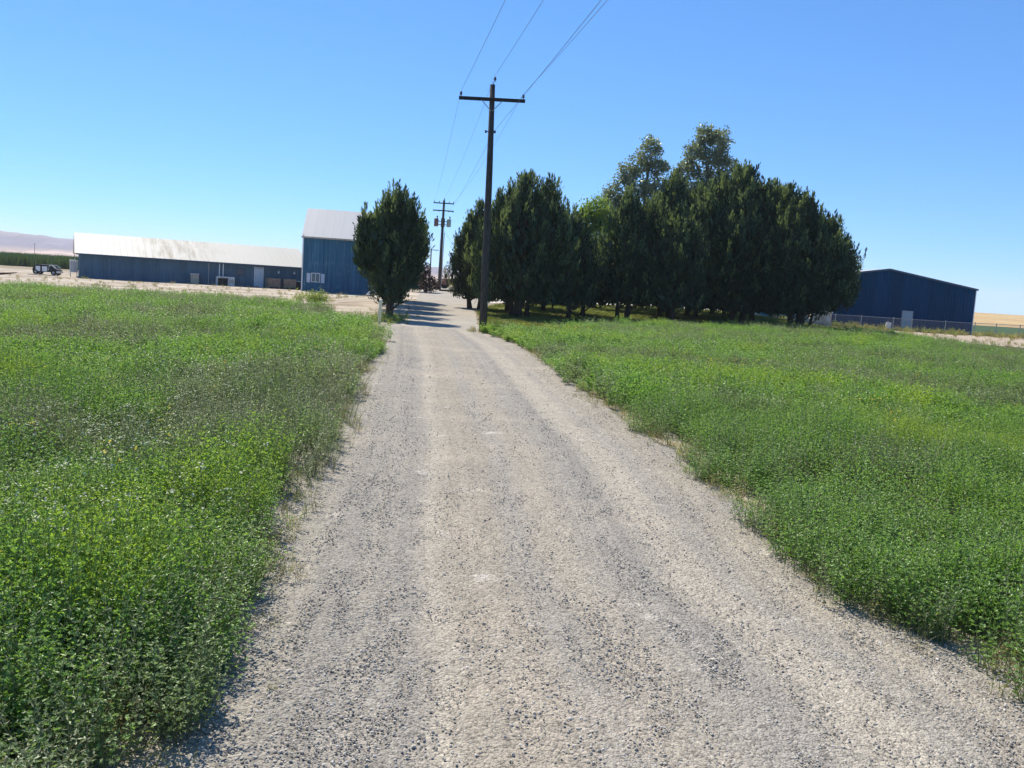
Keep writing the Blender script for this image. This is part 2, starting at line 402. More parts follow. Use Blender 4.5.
sheet('driveway_branch', [(-3.4, 68), (2.5, 79), (12, 84), (28, 86)], [(-3.4, 84), (2.5, 92), (12, 95), (28, 96)], 40, 16, .018, M['apron'], 'pale drive branching off behind the dark trees', 'driveway', .05)
sheet('lawn', [(-1.25, 38), (-1.8, 46), (-2.5, 58), (-2.0, 68), (2.6, 78.5), (12, 83.5), (27, 85)], [(-.4, 37), (2.4, 43), (7, 51), (12, 55), (18, 58), (24, 68), (27.0, 80)], 60, 40, .010, M['lawn'], 'lawn under the dark trees', 'lawn', .06)
sheet('yard', [(-70, 40), (-30, 44), (-13, 48), (-7, 39.5), (-5.6, 38.6)], [(-130, 130), (-52, 118), (-22, 104), (-9.4, 88), (-5.9, 47)], 70, 60, .010, M['yard'], 'pale bare dirt yard in front of the blue sheds', 'yard', .1)
sheet('dirt_strip', [(26, 40), (36, 38), (48, 37), (75, 36)], [(27, 80), (36, 84.5), (48, 85.5), (75, 87)], 50, 20, .012, M['dirt'], 'strip of bare dirt before the chain link fence', 'dirt', .1)
sheet('field_floor_west', [(-2.0, -8), (-2.0, 6), (-3.0, 15), (-4.9, 30), (-5.6, 37)], [(-34, -8), (-34, 12), (-34, 30), (-30, 44), (-13, 47)], 60, 30, .016, M['field_soil'], 'dark soil under the left alfalfa field', 'field')
sheet('field_floor_east', [(3.6, -8), (2.8, 8), (2.3, 15), (.9, 27), (-.6, 36.5)], [(50, -8), (60, 20), (60, 40), (42, 60), (20, 60), (5, 49)], 60, 30, .016, M['field_soil'], 'dark soil under the right alfalfa field', 'field')
sheet('roadside_shoulder', [(x - .10, y) for x, y in ROAD_R if y >= 8], [(x + .30, y) for x, y in ROAD_R if y >= 8], 90, 6, .052, M['sand_edge'], 'sandy shoulder along the right edge of the gravel road', 'road shoulder', .10)
sheet('far_green_crop', [(38, 92), (80, 91), (200, 90)], [(38, 150), (80, 150), (200, 150)], 20, 10, .03, M['greenfar'], 'low green crop strip beyond the chain link fence', 'field')
sheet('golden_hill', [(60, 152), (150, 152), (420, 152), (900, 152)], [(160, 1500), (420, 1500), (900, 1500), (2200, 1500)], 60, 60, .05, M['gold'], 'low golden stubble hill on the right horizon', 'hill')

def ridge():
    bear = np.linspace(-56, 26, 260); rows = [2500, 2750, 2950, 3150, 3330, 3500, 3700, 4100]
    frac = [0, .10, .22, .50, .82, 1.0, .93, .5]
    bx = [-60, -40, -29.8, -26.1, -18, -3.7, 8, 16, 26]; bh = [104, 96, 82, 66, 55, 46, 34, 12, 0]
    q = np.random.default_rng(3)
    v = []
    for k, (dist, fr) in enumerate(zip(rows, frac)):
        for b in bear:
            hh = np.interp(b, bx, bh)
            gully = 1 + .10 * math.sin(b * 7.3 + k * .5) * (1 - abs(fr - .5)) + .07 * math.sin(b * 17.1 + k) + .03 * math.sin(b * 41)
            if k == 5: gully = 1 + .012 * math.sin(b * 3.1) + .008 * math.sin(b * 9.7)
            d2 = dist * (1 + .02 * math.sin(b * 5 + k))
            v.append((d2 * math.tan(R(b)) if abs(b) < 89 else 0, d2, hh * fr * gully - (1.0 if k in (0, 7) else 0)))
    n = len(bear); f = [(k * n + i, k * n + i + 1, (k + 1) * n + i + 1, (k + 1) * n + i) for k in range(len(rows) - 1) for i in range(n - 1)]
    me = bpy.data.meshes.new('hills'); me.from_pydata(v, [], f); me.polygons.foreach_set('use_smooth', [True] * len(f))
    tag(link_mesh('hills', me, M['hill']), 'long bare haze-lilac ridge far off on the horizon', 'hills', kind='structure')
ridge()

# ------------------------------------------------------------------ scattered ground cover (stuff): geometry nodes, self-contained
def instancer_tree(nk):
    ng = bpy.data.node_groups.new('scatter', 'GeometryNodeTree')
    ng.interface.new_socket('Geometry', in_out='INPUT', socket_type='NodeSocketGeometry')
    ng.interface.new_socket('Geometry', in_out='OUTPUT', socket_type='NodeSocketGeometry')
    N = ng.nodes; Lk = ng.links
    gi = N.new('NodeGroupInput'); go = N.new('NodeGroupOutput'); jn = N.new('GeometryNodeJoinGeometry')
    def attr(name, typ):
        a = N.new('GeometryNodeInputNamedAttribute'); a.data_type = typ; a.inputs['Name'].default_value = name; return a.outputs[0]
    def sel(val):
        c = N.new('FunctionNodeCompare'); c.data_type = 'INT'; c.operation = 'EQUAL'
        Lk.new(attr('k', 'INT'), c.inputs[2]); c.inputs[3].default_value = val
        s = N.new('GeometryNodeSeparateGeometry'); s.domain = 'POINT'
        Lk.new(gi.outputs[0], s.inputs['Geometry']); Lk.new(c.outputs[0], s.inputs['Selection']); return s.outputs[0]
    for i in range(nk):
        ip = N.new('GeometryNodeInstanceOnPoints')
        Lk.new(sel(-1 - i), ip.inputs['Points']); Lk.new(sel(i), ip.inputs['Instance'])
        Lk.new(attr('rot', 'FLOAT_VECTOR'), ip.inputs['Rotation']); Lk.new(attr('scl', 'FLOAT_VECTOR'), ip.inputs['Scale'])
        Lk.new(ip.outputs[0], jn.inputs[0])
    Lk.new(jn.outputs[0], go.inputs[0]); return ng

def scatter(name, protos, pts, idx, rot, scl, tint, mats, label, cat):
    """protos: list of (verts, faces, matidx); one object holding its points and its own small prototypes"""
    V = []; F = []; MI = []; K = []; n = 0
    for i, (v, f, m) in enumerate(protos):
        V.append(np.asarray(v, float)); F += [tuple(n + q for q in ff) for ff in f]; MI += list(m); K += [i] * len(v); n += len(v)
    np_ = n; V.append(pts); K = np.concatenate([np.array(K), -1 - np.asarray(idx)]).astype(np.int32)
    V = np.concatenate(V)
    me = bpy.data.meshes.new(name); me.from_pydata(V.tolist(), [], F)
    for m in mats: me.materials.append(m)
    me.polygons.foreach_set('material_index', MI)
    def add(nm, typ, key, arr, dim):
        a = me.attributes.new(nm, typ, 'POINT'); full = np.zeros((len(V), dim)) if dim > 1 else np.zeros(len(V))
        full[np_:] = arr; a.data.foreach_set(key, full.ravel())
    me.attributes.new('k', 'INT', 'POINT').data.foreach_set('value', K)
    add('rot', 'FLOAT_VECTOR', 'vector', rot, 3); add('scl', 'FLOAT_VECTOR', 'vector', scl, 3); add('tint', 'FLOAT', 'value', tint, 1)
    me.update()
    o = link_mesh(name, me)
    md = o.modifiers.new('scatter', 'NODES'); md.node_group = instancer_tree(len(protos))
    return tag(o, label, cat, kind='stuff')

def quad_leaf(c, d, side, L, W, fold):
    """one folded leaf of two triangles pairs"""
    a = c; b = c + d * L * .5 + side * W * .5 + fold; e = c + d * L; g = c + d * L * .5 - side * W * .5 + fold
    return [a, b, e, g]

def unit(v): return v / (np.linalg.norm(v) + 1e-9)

def alfalfa_proto(seed, stems=8, h=.55, spread=.16, nodes=9, leaf=.030, width=.014):
    q = np.random.default_rng(seed); V = []; F = []; MI = []
    up = np.array([0, 0, 1.])
    for s in range(stems):
        a = q.uniform(0, 2 * math.pi); r0 = spread * math.sqrt(q.uniform()) * .7; hh = h * (q.uniform(.62, 1.0) if s % 4 else q.uniform(1.05, 1.32))
        base = np.array([r0 * math.cos(a), r0 * math.sin(a), 0]); lean = q.uniform(.05, .42)
        a2 = a + q.normal(0, .7); out = np.array([math.cos(a2), math.sin(a2), 0])
        P = lambda t: base + up * hh * t * (1 - .12 * t) + out * lean * hh * t * t
        ts = np.linspace(0, 1, 5); n0 = len(V)
        for t in ts:
            p = P(t); w = .0028 * (1 - .6 * t)
            for k in range(3): V.append(p + w * np.array([math.cos(k * 2.09), math.sin(k * 2.09), 0]))
        for j in range(4):
            for k in range(3):
                F.append((n0 + j * 3 + k, n0 + j * 3 + (k + 1) % 3, n0 + j * 3 + 3 + (k + 1) % 3, n0 + j * 3 + 3 + k)); MI.append(1)
        for j in range(nodes):
            t = .22 + .78 * (j + q.uniform(0, .8)) / nodes; p = P(min(t, 1.0)); az = j * 2.4 + q.uniform(-.5, .5)
            pet = unit(np.array([math.cos(az), math.sin(az), q.uniform(.2, .9)])); pl = q.uniform(.012, .04) * (1.25 - .5 * t); c = p + pet * pl
            for k in (-1, 0, 1):
                d = unit(pet + .9 * k * np.array([-math.sin(az), math.cos(az), 0]) + q.normal(0, .28, 3) + up * .15)
                side = unit(np.cross(d, up + q.normal(0, .35, 3))); nn = np.cross(side, d)
                L = leaf * q.uniform(.7, 1.25) * (1.15 - .35 * t); W = width * q.uniform(.8, 1.25); n0 = len(V)
                V += quad_leaf(c, d, side, L, W, nn * W * .18); F += [(n0, n0 + 1, n0 + 2), (n0, n0 + 2, n0 + 3)]; MI += [0, 0]
    return np.array(V), F, MI

def weed_proto(seed, stems=7, h=.66, spread=.15, nodes=16, leaf=.034, width=.0065):
    """upright bushy weed: thin stems, narrow leaves, pale seed tips"""
    q = np.random.default_rng(seed); V = []; F = []; MI = []
    for s in range(stems):
        a = q.uniform(0, 6.28); r0 = spread * math.sqrt(q.uniform()) * .6; hh = h * q.uniform(.6, 1.15); b = np.array([r0 * math.cos(a), r0 * math.sin(a), 0]); a2 = a + q.normal(0, .8); out = np.array([math.cos(a2), math.sin(a2), 0]) * q.uniform(.05, .35) * hh
        P = lambda t: b + np.array([0, 0, hh * t]) + out * t * t
        for j in range(3):
            p0 = P(j / 3); p1 = P((j + 1) / 3); n0 = len(V); w = np.array([math.cos(a), math.sin(a), 0]) * .0028 * (1 - j * .25)
            V += [p0 - w, p0 + w, p1 + w * .8, p1 - w * .8]; F.append((n0, n0 + 1, n0 + 2, n0 + 3)); MI.append(1)
        for j in range(nodes):
            t = .18 + .82 * (j + q.uniform()) / nodes; p = P(t); az = j * 2.4 + q.uniform(-.6, .6)
            for k in range(2):
                d = unit(np.array([math.cos(az + k * 2.6), math.sin(az + k * 2.6), q.uniform(.1, 1.1)]) + q.normal(0, .2, 3)); sd = unit(np.cross(d, [.1, .2, 1.])); n0 = len(V)
                V += quad_leaf(p, d, sd, leaf * q.uniform(.7, 1.3) * (1.3 - .7 * t), width * q.uniform(.8, 1.4), np.zeros(3)); F.append((n0, n0 + 1, n0 + 2, n0 + 3)); MI.append(2)
    return np.array(V), F, MI

def tuft_proto(seed, blades=14, h=.3, spread=.08, w=.006, lean=.5):
    q = np.random.default_rng(seed); V = []; F = []; MI = []
    for s in range(blades):
        a = q.uniform(0, 6.28); r0 = spread * math.sqrt(q.uniform()); hh = h * q.uniform(.55, 1.1); ln = q.uniform(.05, lean) * hh
        o = np.array([math.cos(a), math.sin(a), 0]); sd = np.array([-o[1], o[0], 0]) * w / 2
        b = o * r0; m = b + o * ln * .35 + np.array([0, 0, hh * .6]); t = b + o * ln * 1.1 + np.array([0, 0, hh]); n0 = len(V)
        V += [b - sd, b + sd, m + sd * .8, m - sd * .8, t]; F += [(n0, n0 + 1, n0 + 2, n0 + 3), (n0 + 3, n0 + 2, n0 + 4)]; MI += [0, 0]
    return np.array(V), F, MI

def flower_proto(seed, heads=7, h=.62, spread=.16, size=.022, mi=0):
    q = np.random.default_rng(seed); V = []; F = []; MI = []
    for s in range(heads):
        a = q.uniform(0, 6.28); r0 = spread * math.sqrt(q.uniform()); hh = h * q.uniform(.8, 1.15); p = np.array([r0 * math.cos(a), r0 * math.sin(a), hh])
        n0 = len(V); b = p * np.array([.5, .5, 0]); w = .002
        V += [b + [w, 0, 0], b - [w, 0, 0], p - [w, 0, .002], p + [w, 0, -.002]]; F.append((n0, n0 + 1, n0 + 2, n0 + 3)); MI.append(2)
        for k in range(5):
            c = p + q.normal(0, size * .5, 3) * [1, 1, .4]; d = unit(q.normal(0, 1, 3) + [0, 0, .3]); sd = unit(np.cross(d, [.2, .3, 1.])); n0 = len(V)
            V += quad_leaf(c, d, sd, size * q.uniform(.6, 1.1), size * .8, np.zeros(3)); F.append((n0, n0 + 1, n0 + 2, n0 + 3)); MI.append(mi)
    return np.array(V), F, MI

def vnoise(x, y, s, seed=0):
    """smooth value noise for densities and heights"""
    q = np.random.default_rng(seed); T = q.uniform(0, 1, (64, 64)); x = np.asarray(x) / s + 100; y = np.asarray(y) / s + 100
    i = np.floor(x).astype(int); j = np.floor(y).astype(int); u = x - i; v = y - j; u = u * u * (3 - 2 * u); v = v * v * (3 - 2 * v)
    g = lambda a, b: T[a % 64, b % 64]
    return (g(i, j) * (1 - u) + g(i + 1, j) * u) * (1 - v) + (g(i, j + 1) * (1 - u) + g(i + 1, j + 1) * u) * v

FAR_L = np.array([(-40, 40.5), (-30, 46.5), (-24, 50.5), (-19.5, 51.5), (-13, 49.0), (-9.5, 43.5), (-7.2, 39), (-5.6, 35.5), (-5.0, 33)])
FAR_R = np.array([(-1.2, 36.5), (.2, 38.2), (1.6, 42), (4, 48), (9, 54.5), (14.6, 57.5), (20, 60.0), (25.6, 61.5), (26.3, 42), (60, 38)])
def in_left(x, y):
    e = road_l(y) + .10 + .16 * (1 - ss(2.5, 5, y)) + .16 * (vnoise(x, y, .45, 1) - .5) * 2 + .26 * (vnoise(x, y, 1.3, 2) - .5) * 2
    far = np.interp(x, FAR_L[:, 0], FAR_L[:, 1]) + 1.6 * (vnoise(x, y, 2.0, 3) - .5)
    return (x < e) & (y < far), e - x
def in_right(x, y):
    e = road_r(y) - .08 + .15 * (vnoise(x, y, .45, 4) - .5) * 2 + .20 * (vnoise(x, y, 1.3, 5) - .5) * 2
    far = np.interp(x, FAR_R[:, 0], FAR_R[:, 1]) + 1.2 * (vnoise(x, y, 2.0, 6) - .5)
    return (x > e) & (y < far) & ((x < 26.2 + .5 * (vnoise(x, y, 1.5, 7) - .5)) | (y < 36)), x - e

def bands(side):
    """list of (y0, y1, xmin, xmax, density, first proto, proto count, scale)"""
    if side == 'L':
        return [(1.0, 5.0, -6, -1, 70, 0, 4, 1.0), (1.0, 7, -8, -1, 75, 0, 4, 1.0), (7, 14, -13, -1.5, 34, 0, 4, 1.08), (14, 26, -21, -2.5, 17, 4, 3, 1.0), (26, 53, -36, -4, 9, 4, 3, 1.35)]
    return [(1.0, 8, 2, 10, 56, 0, 4, 1.0), (8, 15, 1.5, 15, 32, 0, 4, 1.08), (15, 27, .3, 23, 16, 4, 3, 1.0), (27, 65, -2, 50, 8, 4, 3, 1.35)]

protoA = [alfalfa_proto(10 + i, 9, .49 + .03 * i, .17, 13, .026, .0115) for i in range(4)] + [alfalfa_proto(30 + i, 12, .49, .25, 10, .052, .022) for i in range(3)] + [weed_proto(150 + i) for i in range(3)] + [weed_proto(160 + i, 10, .62, .25, 12, .06, .012) for i in range(2)]

def plant_field(side, name, label):
    inside = in_left if side == 'L' else in_right
    P = []; I = []; S = []; T = []
    for (y0, y1, xa, xb, den, k0, nk, sc) in bands(side):
        n = int((y1 - y0) * (xb - xa) * den); x = rng.uniform(xa, xb, n); y = rng.uniform(y0, y1, n)
        # keep what a slightly wider view than the photograph's could see
        keep = np.abs(x) < (y + 2.5) * .78 + 2.0
        ok, dist = inside(x, y); ok &= keep
        x = x[ok]; y = y[ok]; dist = dist[ok]
        gap = vnoise(x, y, .8, 9); okk = rng.uniform(0, 1, len(x)) < np.clip(.8 + dist * 1.6, 0, 1) * np.where(gap < .12, .45, 1); x = x[okk]; y = y[okk]; dist = dist[okk]
        hgt = .70 + .40 * vnoise(x, y, 2.6, 11) + .62 * (vnoise(x, y, .75, 12) - .5)
        hgt *= np.clip(.78 + dist * .7, 0, 1) + .22 * np.exp(-((dist - .35) / .25) ** 2) * vnoise(x, y, .6, 14)
        hgt = np.where(y < 4.6, np.maximum(hgt, .72), hgt)
        if side == 'R': hgt *= .92
        s = sc * rng.uniform(.82, 1.15, len(x)); sz = hgt * rng.uniform(.85, 1.15, len(x)) * (1.0 if sc < 1.2 else 1.0)
        tint = .50 + .10 * rng.normal(size=len(x))
        pch = vnoise(x, y, 3.2, 21) * .6 + vnoise(x, y, 1.1, 22) * .4
        tint -= .48 * np.clip((pch - .50) / .16, 0, 1)
        pc2 = vnoise(x, y, 2.1, 23) * .6 + vnoise(x, y, .7, 24) * .4
        tint += .38 * np.clip((pc2 - .56) / .16, 0, 1)
        tint += .26 * (np.exp(-(((x + 3.4) / 1.1) ** 2 + ((y - 6.0) / 1.3) ** 2)) + np.exp(-(((x - 5.5) / 3.2) ** 2 + ((y - 16) / 5.0) ** 2)) * vnoise(x, y, .9, 41) * 1.5)
        tint -= .25 * np.clip(1 - dist / .35, 0, 1) * rng.uniform(0, 1, len(x))
        wp = np.clip(.14 * ss(3, 6, y) + .55 * np.clip((pch - .47) / .14, 0, 1) * (.25 + .75 * ss(4, 7, y)) + .25 * np.clip(1 - dist / .5, 0, 1), 0, .85); wd = rng.uniform(0, 1, len(x)) < wp * (1.0 if side == 'L' else .62)
        kind = np.where(wd, (7 + rng.integers(0, 3, len(x))) if k0 == 0 else (10 + rng.integers(0, 2, len(x))), k0 + rng.integers(0, nk, len(x)))
        P.append(np.stack([x, y, gz(x, y) + .015], -1)); I.append(kind); S.append(np.stack([s, s, sz], -1)); T.append(np.clip(tint, 0, 1))
    P = np.concatenate(P); n = len(P); rot = np.stack([rng.normal(0, .10, n), rng.normal(0, .10, n), rng.uniform(0, 6.28, n)], -1)
    print(name, n)
    return scatter(name, protoA, P, np.concatenate(I), rot, np.concatenate(S), np.concatenate(T), [M['alfalfa'], M['stalk'], M['grey_weed']], label, 'crop')
plant_field('L', 'alfalfa_field', 'dense green alfalfa field on the left of the gravel road')
plant_field('R', 'alfalfa_field', 'wide green alfalfa field on the right of the gravel road, before the dark trees')

def wildflowers():
    pr = [flower_proto(60, 4, .60, .18, .022, 0), flower_proto(61, 5, .64, .26, .020, 0), flower_proto(62, 4, .62, .16, .026, 1), flower_proto(63, 5, .60, .24, .022, 1)]
    P = []; K = []
    for (cx, cy, sx, sy, n, wht) in [(-4.6, 9.2, .9, 1.0, 70, .9), (-3.6, 12.5, 1.0, 1.3, 50, .85), (-3.3, 5.0, .4, .35, 26, .6), (-6.5, 11.5, 1.0, .8, 16, .1), (-5.2, 18, 2, 2.5, 24, .6), (-3.9, 21, .5, 1.5, 14, .8),
                                  (-2.9, 7.0, .6, .8, 30, .95), (-2.6, 5.4, .4, .5, 16, 1), (1.4, 37.8, .6, .5, 46, .0), (3.0, 39.5, 1.2, .8, 30, .05), (5.5, 22, 2.2, 3, 20, .1), (5.5, 12, 2.5, 3, 22, .5), (9, 30, 5, 6, 26, .1), (-14, 34, 6, 6, 36, .5)]:
        x = rng.normal(cx, sx, n); y = rng.normal(cy, sy, n); n = max(4, int(n * (.75 if wht > .4 else .8))); x = x[:n]; y = y[:n]; P.append(np.stack([x, y], -1)); K.append(np.where(rng.uniform(0, 1, n) < wht, rng.integers(0, 2, n), rng.integers(2, 4, n)))
    P = np.concatenate(P); K = np.concatenate(K); ok = (in_left(P[:, 0], P[:, 1])[0] & (in_left(P[:, 0], P[:, 1])[1] > .3)) | (in_right(P[:, 0], P[:, 1])[0] & (in_right(P[:, 0], P[:, 1])[1] > .3)); P = P[ok]; K = K[ok]; n = len(P)
    s = rng.uniform(.8, 1.15, n) * np.where(P[:, 1] > 16, 1.25, 1)
    hz = .62 + .42 * vnoise(P[:, 0], P[:, 1], 2.6, 11)
    scatter('wildflowers', pr, np.concatenate([P, gz(P[:, 0], P[:, 1])[:, None]], -1), K, np.stack([np.zeros(n), np.zeros(n), rng.uniform(0, 6.28, n)], -1), np.stack([s, s, hz * rng.uniform(.9, 1.1, n)], -1), np.full(n, .5), [M['white_petal'], M['yellow_petal'], M['stalk']], 'small white and yellow wildflowers dotted through the alfalfa', 'flowers')
wildflowers()

def verge():
    """dry grass and low weeds along both road edges, in the yard and before the fence"""
    pr = [tuft_proto(70 + i, 18, .20, .09, .004, 1.1) for i in range(3)] + [alfalfa_proto(80 + i, 5, .26, .10, 7, .028, .012) for i in range(2)] + [tuft_proto(90, 26, .34, .26, .022, .9), alfalfa_proto(91, 9, .40, .3, 7, .07, .03)]
    P = []; K = []; S = []; T = []
    def put(x, y, k, s, t):
        P.append(np.stack([x, y, gz(x, y) + .03], -1)); K.append(k); S.append(s); T.append(t)
    n = 420; y = 3 + 31 * rng.uniform(0, 1, n) ** 1.5; x = road_l(y) + rng.normal(.02, .16, n); put(x, y, rng.integers(0, 5, n), rng.uniform(.35, .95, n), np.clip(rng.normal(.34, .18, n), 0, 1))
    n = 520; y = 4 + 33 * rng.uniform(0, 1, n) ** 1.3; x = road_r(y) + rng.normal(.03, .15, n); put(x, y, rng.integers(0, 5, n), rng.uniform(.35, .9, n), np.clip(rng.normal(.2, .18, n), 0, 1))
    for fn, sg in ((road_l, 1), (road_r, -1)):
        n = 1100; y = 2.6 + 26 * rng.uniform(0, 1, n) ** 1.6; x = fn(y) + sg * np.abs(rng.normal(0, .20, n)) - sg * .05; cl = vnoise(x, y, .5, 51); ok = rng.uniform(0, 1, n) < np.clip((cl - .35) * 2.4, 0, 1); x = x[ok]; y = y[ok]; n = len(x)
        put(x, y, rng.integers(0, 5, n), rng.uniform(.18, .55, n), np.clip(rng.normal(.3, .22, n), 0, 1))
    n = 900; y = rng.uniform(45, 62, n); x = rng.uniform(-40, -8, n); d = y - np.interp(x, FAR_L[:, 0], FAR_L[:, 1]); ok = (d > -1.5) & (rng.uniform(0, 1, n) < np.exp(-np.clip(d, 0, 99) / 2.2)); x = x[ok]; y = y[ok]; n = len(x); put(x, y, rng.integers(5, 7, n), rng.uniform(.5, 1.2, n), np.clip(rng.normal(.3, .25, n), 0, 1))
    n = 260; y = rng.uniform(60, 88, n); x = rng.uniform(-55, -12, n); put(x, y, rng.integers(5, 7, n), rng.uniform(.3, .8, n), np.clip(rng.normal(.2, .2, n), 0, 1))
    n = 420; x = rng.uniform(24, 62, n); y = 82.6 + rng.normal(0, 1.6, n); ok = y < 87.2; x = x[ok]; y = y[ok]; n = len(x); put(x, y, rng.integers(5, 7, n), rng.uniform(.6, 1.5, n), np.clip(rng.normal(.35, .2, n), 0, 1))
    n = 260; x = rng.uniform(26, 52, n); y = rng.uniform(42, 82, n); put(x, y, rng.integers(5, 7, n), rng.uniform(.4, 1.0, n), np.clip(rng.normal(.25, .2, n), 0, 1))
    n = 70; x = rng.normal(-6.0, .5, n); y = rng.normal(42, 2.2, n); put(x, y, rng.integers(5, 7, n), rng.uniform(.4, 1.0, n), np.clip(rng.normal(.75, .2, n), 0, 1))
    n = 120; x = rng.normal(-1.2, .35, n); y = rng.normal(37.4, .7, n); put(x, y, rng.integers(0, 7, n), rng.uniform(.4, .9, n), np.clip(rng.normal(.1, .1, n), 0, 1))
    n = 16; x = rng.normal(-12.6, .5, n); y = rng.normal(57, .6, n); put(x, y, np.full(n, 6), rng.uniform(1.1, 2.1, n), np.full(n, .9))
    P = np.concatenate(P); n = len(P); s = np.concatenate(S)
    scatter('weeds', pr, P, np.concatenate(K), np.stack([rng.normal(0, .15, n), rng.normal(0, .15, n), rng.uniform(0, 6.28, n)], -1), np.stack([s, s, s], -1), np.concatenate(T), [M['weed'], M['stalk']], 'dry and green weeds along the road edges, the yard and the fence', 'weeds')
verge()

def turf():
    pr = [tuft_proto(100 + i, 30, .11, .30, .02, 1.0) for i in range(3)]
    n = 9000; x = rng.uniform(-3, 28, n); y = rng.uniform(37.5, 86, n)
    far = np.interp(x, FAR_R[:, 0], FAR_R[:, 1]) - .5
    lft = np.interp(y, [37, 46, 58, 68, 78.5, 83.5, 86], [-1.1, -1.7, -2.4, -1.9, 2.8, 12.2, 27])
    ok = (y > far) & (x > lft); x = x[ok]; y = y[ok]; n = len(x); s = rng.uniform(.7, 1.3, n)
    scatter('lawn_grass', pr, np.stack([x, y, gz(x, y) + .01], -1), rng.integers(0, 3, n), np.stack([np.zeros(n), np.zeros(n), rng.uniform(0, 6.28, n)], -1), np.stack([s, s, s], -1), np.clip(rng.normal(.5, .12, n), 0, 1), [M['turf']], 'short yellow-green lawn grass under the dark trees', 'grass')
turf()

def gravel():
    import bmesh
    pr = []
    for i in range(6):
        bm = bmesh.new(); bmesh.ops.create_icosphere(bm, subdivisions=1, radius=1); q = np.random.default_rng(i); bm.verts.index_update()
        sc = np.array([1, q.uniform(.65, .95), q.uniform(.45, .75)])
        v = np.array([np.array(w.co) * sc * (1 + q.uniform(-.22, .22)) for w in bm.verts]); f = [tuple(w.index for w in p.verts) for p in bm.faces]; bm.free(); pr.append((v, f, [0] * len(f)))
    P = []; S = []
    for (y0, y1, den, r0, r1) in [(2.2, 5.5, 3000, .0035, .0105), (5.5, 9, 1100, .0042, .0110), (9, 15, 260, .006, .0125), (15, 24, 45, .009, .016)]:
        n = int((y1 - y0) * 5.6 * den); y = rng.uniform(y0, y1, n); t = rng.uniform(0, 1, n); x = road_l(y) - .4 + t * (road_r(y) - road_l(y) + .75)
        loose = (.30 + np.exp(-((t - .22) / .075) ** 2) + .5 * np.exp(-((t - .50) / .05) ** 2) + .8 * np.exp(-((t - .64) / .045) ** 2) + .9 * np.exp(-((t - .88) / .08) ** 2)) * (.6 + .7 * vnoise(x, y, .8, 31))
        ok = rng.uniform(0, 1, n) < loose; x = x[ok]; y = y[ok]; t = t[ok]; n = len(x)
        r = r0 + (r1 - r0) * rng.uniform(0, 1, n) ** 2.6
        P.append(np.stack([x, y, .030 + rut((x - road_l(y) + .45) / (road_r(y) - road_l(y) + .85)) + r * .25], -1)); S.append(r)
    P = np.concatenate(P); S = np.concatenate(S); n = len(P); print('gravel', n)
    scatter('loose_gravel', pr, P, rng.integers(0, 6, n), np.stack([rng.normal(0, .35, n), rng.normal(0, .35, n), rng.uniform(0, 6.28, n)], -1), np.stack([S, S, S], -1), np.full(n, .5), [M['stone']], 'loose grey and tan gravel stones lying on the farm road', 'gravel')
gravel()

def corn():
    pr = [tuft_proto(120 + i, 22, 2.15, .5, .12, .5) for i in range(3)]
    n = 2600; y = rng.uniform(141, 190, n); x = rng.uniform(-135, -62, n)
    s = rng.uniform(.9, 1.1, n)
    scatter('corn_crop', pr, np.stack([x, y, gz(x, y)], -1), rng.integers(0, 3, n), np.stack([np.zeros(n), np.zeros(n), rng.uniform(0, 6.28, n)], -1), np.stack([s, s, s * .98], -1), np.full(n, .5), [M['corn']], 'tall dark green crop standing beyond the dirt yard at far left', 'crop')
corn()

# ------------------------------------------------------------------ trees
def blades(P, D, L, W, q, fold=.0):
    """vectorised kite leaves -> verts (n*4,3), faces"""
    n = len(P); D = D / np.linalg.norm(D, axis=1, keepdims=True)
    A = q.normal(size=(n, 3)); Sd = np.cross(D, A); Sd /= np.linalg.norm(Sd, axis=1, keepdims=True) + 1e-9
    L = L[:, None]; W = W[:, None]
    V = np.stack([P, P + D * L * .45 + Sd * W * .5, P + D * L, P + D * L * .45 - Sd * W * .5], 1).reshape(-1, 3)
    F = np.arange(4 * n).reshape(-1, 4); return V, F

def mesh_np(name, V, F, mats, mi=None, parent=None):
    me = bpy.data.meshes.new(name); nf = len(F)
    me.vertices.add(len(V)); me.vertices.foreach_set('co', np.asarray(V, np.float32).ravel())
    me.loops.add(nf * 4); me.loops.foreach_set('vertex_index', np.asarray(F, np.int32).ravel())
    me.polygons.add(nf); me.polygons.foreach_set('loop_start', np.arange(nf, dtype=np.int32) * 4)
    for m in mats: me.materials.append(m)
    if mi is not None: me.polygons.foreach_set('material_index', np.asarray(mi, np.int32))
    me.update(calc_edges=True); me.validate()
    return link_mesh(name, me, None, parent)

